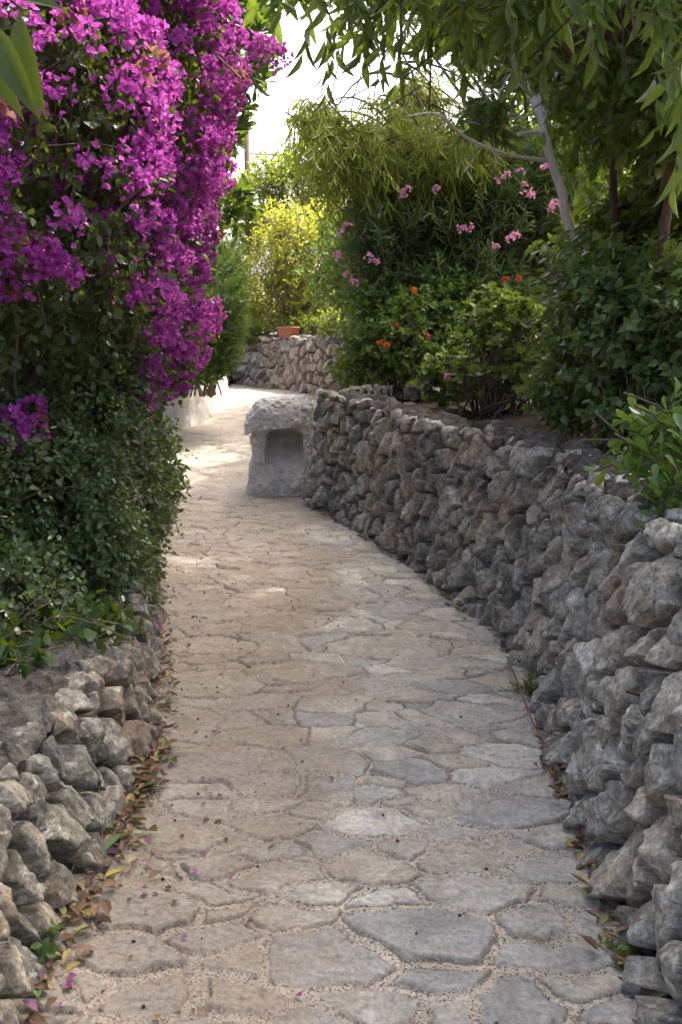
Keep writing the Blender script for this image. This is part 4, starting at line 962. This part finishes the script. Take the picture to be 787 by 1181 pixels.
def near_branch():
    rg = rng_(501); t = thing('young_tree', 'young tree with long limp leaves dangling into the top left corner', 'tree', (-1.55, 1.35, .36))
    top = np.array([-1.35, 1.5, 3.2]); g = Geo(); g.tube(crom([(-1.55, 1.35, .36), (-1.5, 1.4, 1.4), (-1.45, 1.45, 2.5), top], 8), np.linspace(.03, .016, 25), 8); g.build('trunk', M['bark_dark'], t, True)
    br = Geo(); lf = Geo()
    spots = [(W(22, 8, 1.75), (.10, .0, -.9), .17), (W(-8, 22, 1.7), (.35, -.1, -.9), .16), (W(2, -8, 1.8), (.9, .1, -.1), .10), (W(-18, 30, 1.75), (.3, 0, -1), .15)]
    e = W(-4, -14, 1.75); br.tube(crom([top, (top + e) / 2 + np.array([0, 0, .25]), e], 8), np.linspace(.012, .004, 17), 5)
    for b, d, L in spots:
        br.tube([e, b], [.003, .002], 4, cap=False)
        V, Q, r = place(T_BIG, b[None], np.array([d]), np.array([[-.3, -1, .35]]), L, L * .27, .55); lf.add(V, Q, None, r)
    for k in range(26):
        q = top + rg.normal(size=3) * np.array([.35, .35, .25]) + np.array([-.2, .0, .35]); br.tube([top + rg.normal(size=3) * .03, (top + q) / 2 + [0, 0, .08], q], [.008, .005, .003], 4, cap=False)
        V, Q, r = shoots(rg, q[None], nrm(q - top)[None], .2, 8, T_BIG, .16, .05, theta=1., droop=.7, up=.3); lf.add(V, Q, None, r)
    P, N = sample_shell(rg, [(-1.3, 1.0, 3.4, 1.0, 1.2, .45), (-.3, .5, 3.7, .9, 1.1, .4), (.7, -.2, 3.8, .9, 1.0, .4), (-1.6, 2.2, 3.5, .8, .8, .4)], 260, .8, .2)  # unseen crown above the camera, added to darken the near ground
    D = nrm(N + rg.normal(size=P.shape) * .5 - np.array([0, 0, .3])); V, Q, r = shoots(rg, P, D, .3, 9, T_BIG, .15, .045, theta=1., droop=.7, up=.3); lf.add(V, Q, None, r)
    for k in range(0, 260, 7): br.tube(np.array([top + rg.normal(size=3) * .03, (top + P[k]) / 2 + [0, 0, .2], P[k] + D[k] * .15]), [.010, .007, .003], 5, cap=False)
    br.build('branches', M['bark_dark'], t, True); lf.build('leaves', M['leaf_near'], t)
near_branch()

# ================================================================== SMALL THINGS ON THE GROUND
def hpath(x, y):
    """height of the path surface, read from its own grid"""
    ry = int(np.clip(np.searchsorted(ys, y), 0, len(ys) - 1)); return float(np.interp(x, X[ry], Z[ry]))
def lay_leaf(tmpl, x, y, z, an, L, Wd, tilt, g, r):
    rgv = np.array([math.cos(an), math.sin(an), tilt]); nn = np.array([[.15 * math.sin(an * 3), .2 * math.cos(an * 5), 1.]])
    V, Q, rr_ = place(tmpl, np.array([[x, y, z]]), rgv[None], nn, L, Wd, r); g.add(V, Q, None, rr_)
T_DRY = template([(0, .03), (.1, .06), (.3, .42), (.55, .5), (.8, .3), (1, .01)], .45, -.18)
def litter():
    rg = rng_(601); g = Geo()
    LP = np.array(left_near); RP = np.array(right_near)
    def drop(n, P, off, ylo, yhi, sgn, clump):
        for _ in range(n):
            y = rg.uniform(ylo, yhi); e = xat(P, y)
            if vnoise(np.array([y * 2.3]), np.array([sgn * 3.]), None, 5)[0] < clump + rg.uniform(-.5, .3): continue
            x = e + sgn * (-.02 + abs(rg.normal()) * off); z = hpath(x, y) + .006 + rg.uniform(0, .018)
            L = rg.uniform(.022, .06)
            lay_leaf(T_DRY, x, y, z, rg.uniform(0, 6.28), L, L * rg.uniform(.35, .6), rg.uniform(-.25, .35), g, rg.uniform())
    drop(520, LP, .055, 2.0, 3.6, 1, -.25); drop(160, LP, .05, 3.5, 5.5, 1, -.1); drop(260, RP, .03, 2.0, 4.2, -1, .05); drop(260, RP, .03, 4.2, 9.0, -1, .0)
    for _ in range(170):
        y = 2.1 + 6 * rg.uniform()**1.3; x = xat(LP, y) + abs(rg.normal()) * .28 + .03; L = rg.uniform(.014, .03)
        lay_leaf(T_DRY, x, y, hpath(x, y) + .004, rg.uniform(0, 6.28), L, L * .65, rg.uniform(-.1, .3), g, rg.choice([.05, .2, .45, .62, 1.]))
    tag(g.build('leaf_litter', M['litter'], None), kind='stuff')
    # fallen berries and crumbs scattered over the stones
    g = Geo(); n = 0
    a = np.array([(0, 0, 1), (1, 0, 0), (0, 1, 0), (-1, 0, 0), (0, -1, 0), (0, 0, -1)], float); T = np.array([(0, 1, 2), (0, 2, 3), (0, 3, 4), (0, 4, 1), (5, 2, 1), (5, 3, 2), (5, 4, 3), (5, 1, 4)])
    while n < 190:
        y = 2.0 + 7.2 * rg.uniform()**.8; x = rg.uniform(xat(LP, y) + .03, xat(RP, y) - .03); r = rg.uniform(.0025, .0065)
        g.add(a * r * rg.uniform(.7, 1.3, (6, 1)) + np.array([x, y, hpath(x, y) + r * .7]), None, T, rg.uniform()); n += 1
    tag(g.build('fallen_berries', M['soil'], None, True), kind='stuff')
litter()
for px, py, L, an, col, lab in [(684, 1029, .075, 2.6, (.42, .33, .20), 'pale tan dry leaf lying on the path by the foot of the right wall'),
                                (120, 993, .085, 1.0, (.07, .13, .04), 'green fallen leaf at the foot of the low left wall'),
                                (236, 850, .034, .4, (.52, .46, .16), 'small yellow leaf alone on the brown flagstones'),
                                (118, 1022, .062, .3, (.45, .36, .10), 'yellow fallen leaf among the litter by the left wall'),
                                (160, 923, .07, .2, (.06, .10, .03), 'narrow dark green leaf by a bulging stone of the left wall'),
                                (66, 1098, .075, 2.2, (.08, .14, .09), 'bluish green fallen leaf beside the small weed at lower left'),
                                (190, 818, .05, 1.2, (.10, .14, .10), 'small grey-green leaf at the edge of the path below the ivy')]:
    c = G(px, py); g = Geo(); key = 'dry' + lab[:12]
    b = NB('fallen_leaf_' + lab.split()[0] + '_' + lab.split()[1]); cc = b.mix(b.ramp(b.noise(40, 5), [(.4, 0.), (.65, .6)]), col, tuple(v * .5 for v in col)); mt = b.done(b.bsdf(cc, .6, .3))
    lay_leaf(T_DRY, c[0], c[1], hpath(c[0], c[1]) + .022, an, L, L * .42, .1, g, .5)
    tag(g.build('fallen_leaf', mt, None, False, (c[0], c[1], hpath(c[0], c[1]))), lab, 'leaf')
for px, py, lab in [(184, 728, 'magenta petals dropped on the path edge below the ivy')]:
    c = G(px, py); rg = rng_(px); V, Q, r = flower_ball(rg, (c[0], c[1], hpath(c[0], c[1]) + .016), (0, 0, 1), .015, 4, T_BRACT, .024, .018, 3, .95, .5)
    g = Geo(); g.add(V, Q, None, r); tag(g.build('fallen_petals', M['bract'], None, False, (c[0], c[1], hpath(c[0], c[1]))), lab, 'petals')

def weed(px, py, up, lab, n, m, tm, ll, lw, mat, seed, rad, shoot, on_wall=0., **kw):
    c = G(px, py) if not on_wall else W(px, py, on_wall); rg = rng_(seed); z = hpath(c[0], c[1]) if not on_wall else c[2]
    t = thing('weed', lab, 'weed', (c[0], c[1], z)); P = np.array([c[0], c[1], z]) + rg.normal(size=(n, 3)) * np.array([rad, rad, rad * .3]); D = nrm(rg.normal(size=(n, 3)) * .6 + np.array(up))
    V, Q, r = shoots(rg, P, D, shoot * rg.uniform(.5, 1.2, n), m, tm, ll, lw, **kw); g = Geo(); g.add(V, Q, None, r); g.build('foliage', M[mat], t)
    st = Geo()
    for i in range(n): st.tube(np.array([[c[0], c[1], z - .02], P[i], P[i] + D[i] * shoot * .8]), [.0025, .002, .001], 4)
    st.build('stems', M['twig'], t)
weed(26, 1112, (.2, 0, .7), 'leafy green weed at the foot of the low wall in the lower left corner', 16, 8, T_OVAL, .035, .024, 'leaf_ivy', 701, .035, .09, theta=1.1, droop=.1)
weed(617, 800, (-.3, -.2, 1.), 'mossy green tuft at the foot of the right wall beside a dry stem', 40, 18, T_NEEDLE, .03, .004, 'leaf_feather', 702, .03, .12, theta=.6, droop=0.)
weed(722, 1000, (-.6, -.5, .5), 'little ferny weed growing from a joint low in the right wall', 8, 9, T_OVAL, .022, .012, 'leaf_mid', 703, .012, .08, 2.72, theta=1.1, droop=.2)
weed(700, 772, (-.5, -.6, .6), 'small pale weed rooted between two stones halfway up the right wall', 8, 9, T_OVAL, .022, .014, 'leaf_gera', 704, .012, .07, 3.55, theta=1.1, droop=.1)
weed(735, 1095, (-.6, -.2, .6), 'green weed at the base of the right wall in the lower right corner', 10, 8, T_OVAL, .026, .016, 'leaf_mid', 705, .02, .08, theta=1.1, droop=.1)
# bare stem along the foot of the right wall, black hose on the left bed
g = Geo(); pts = [G(*q) + np.array([0, 0, h]) for q, h in [((585, 762), .02), ((597, 800), .05), ((612, 835), .03), ((628, 862), .015)]]
g.tube(crom(pts, 8), np.linspace(.005, .003, 25), 5); tag(g.build('bare_stem', M['bark_red'], None, True, pts[0]), 'thin bare brown stem lying along the foot of the right wall', 'twig')
g = Geo(); g.tube(crom([(-2.2, 2.9, .47), (-1.6, 3.05, .45), (-1.22, 3.3, .445), (-1.15, 3.7, .44)], 10), .012, 8); tag(g.build('irrigation_hose', M['cable'], None, True, (-1.22, 3.3, .44)), 'black irrigation hose lying behind the low left wall', 'hose')
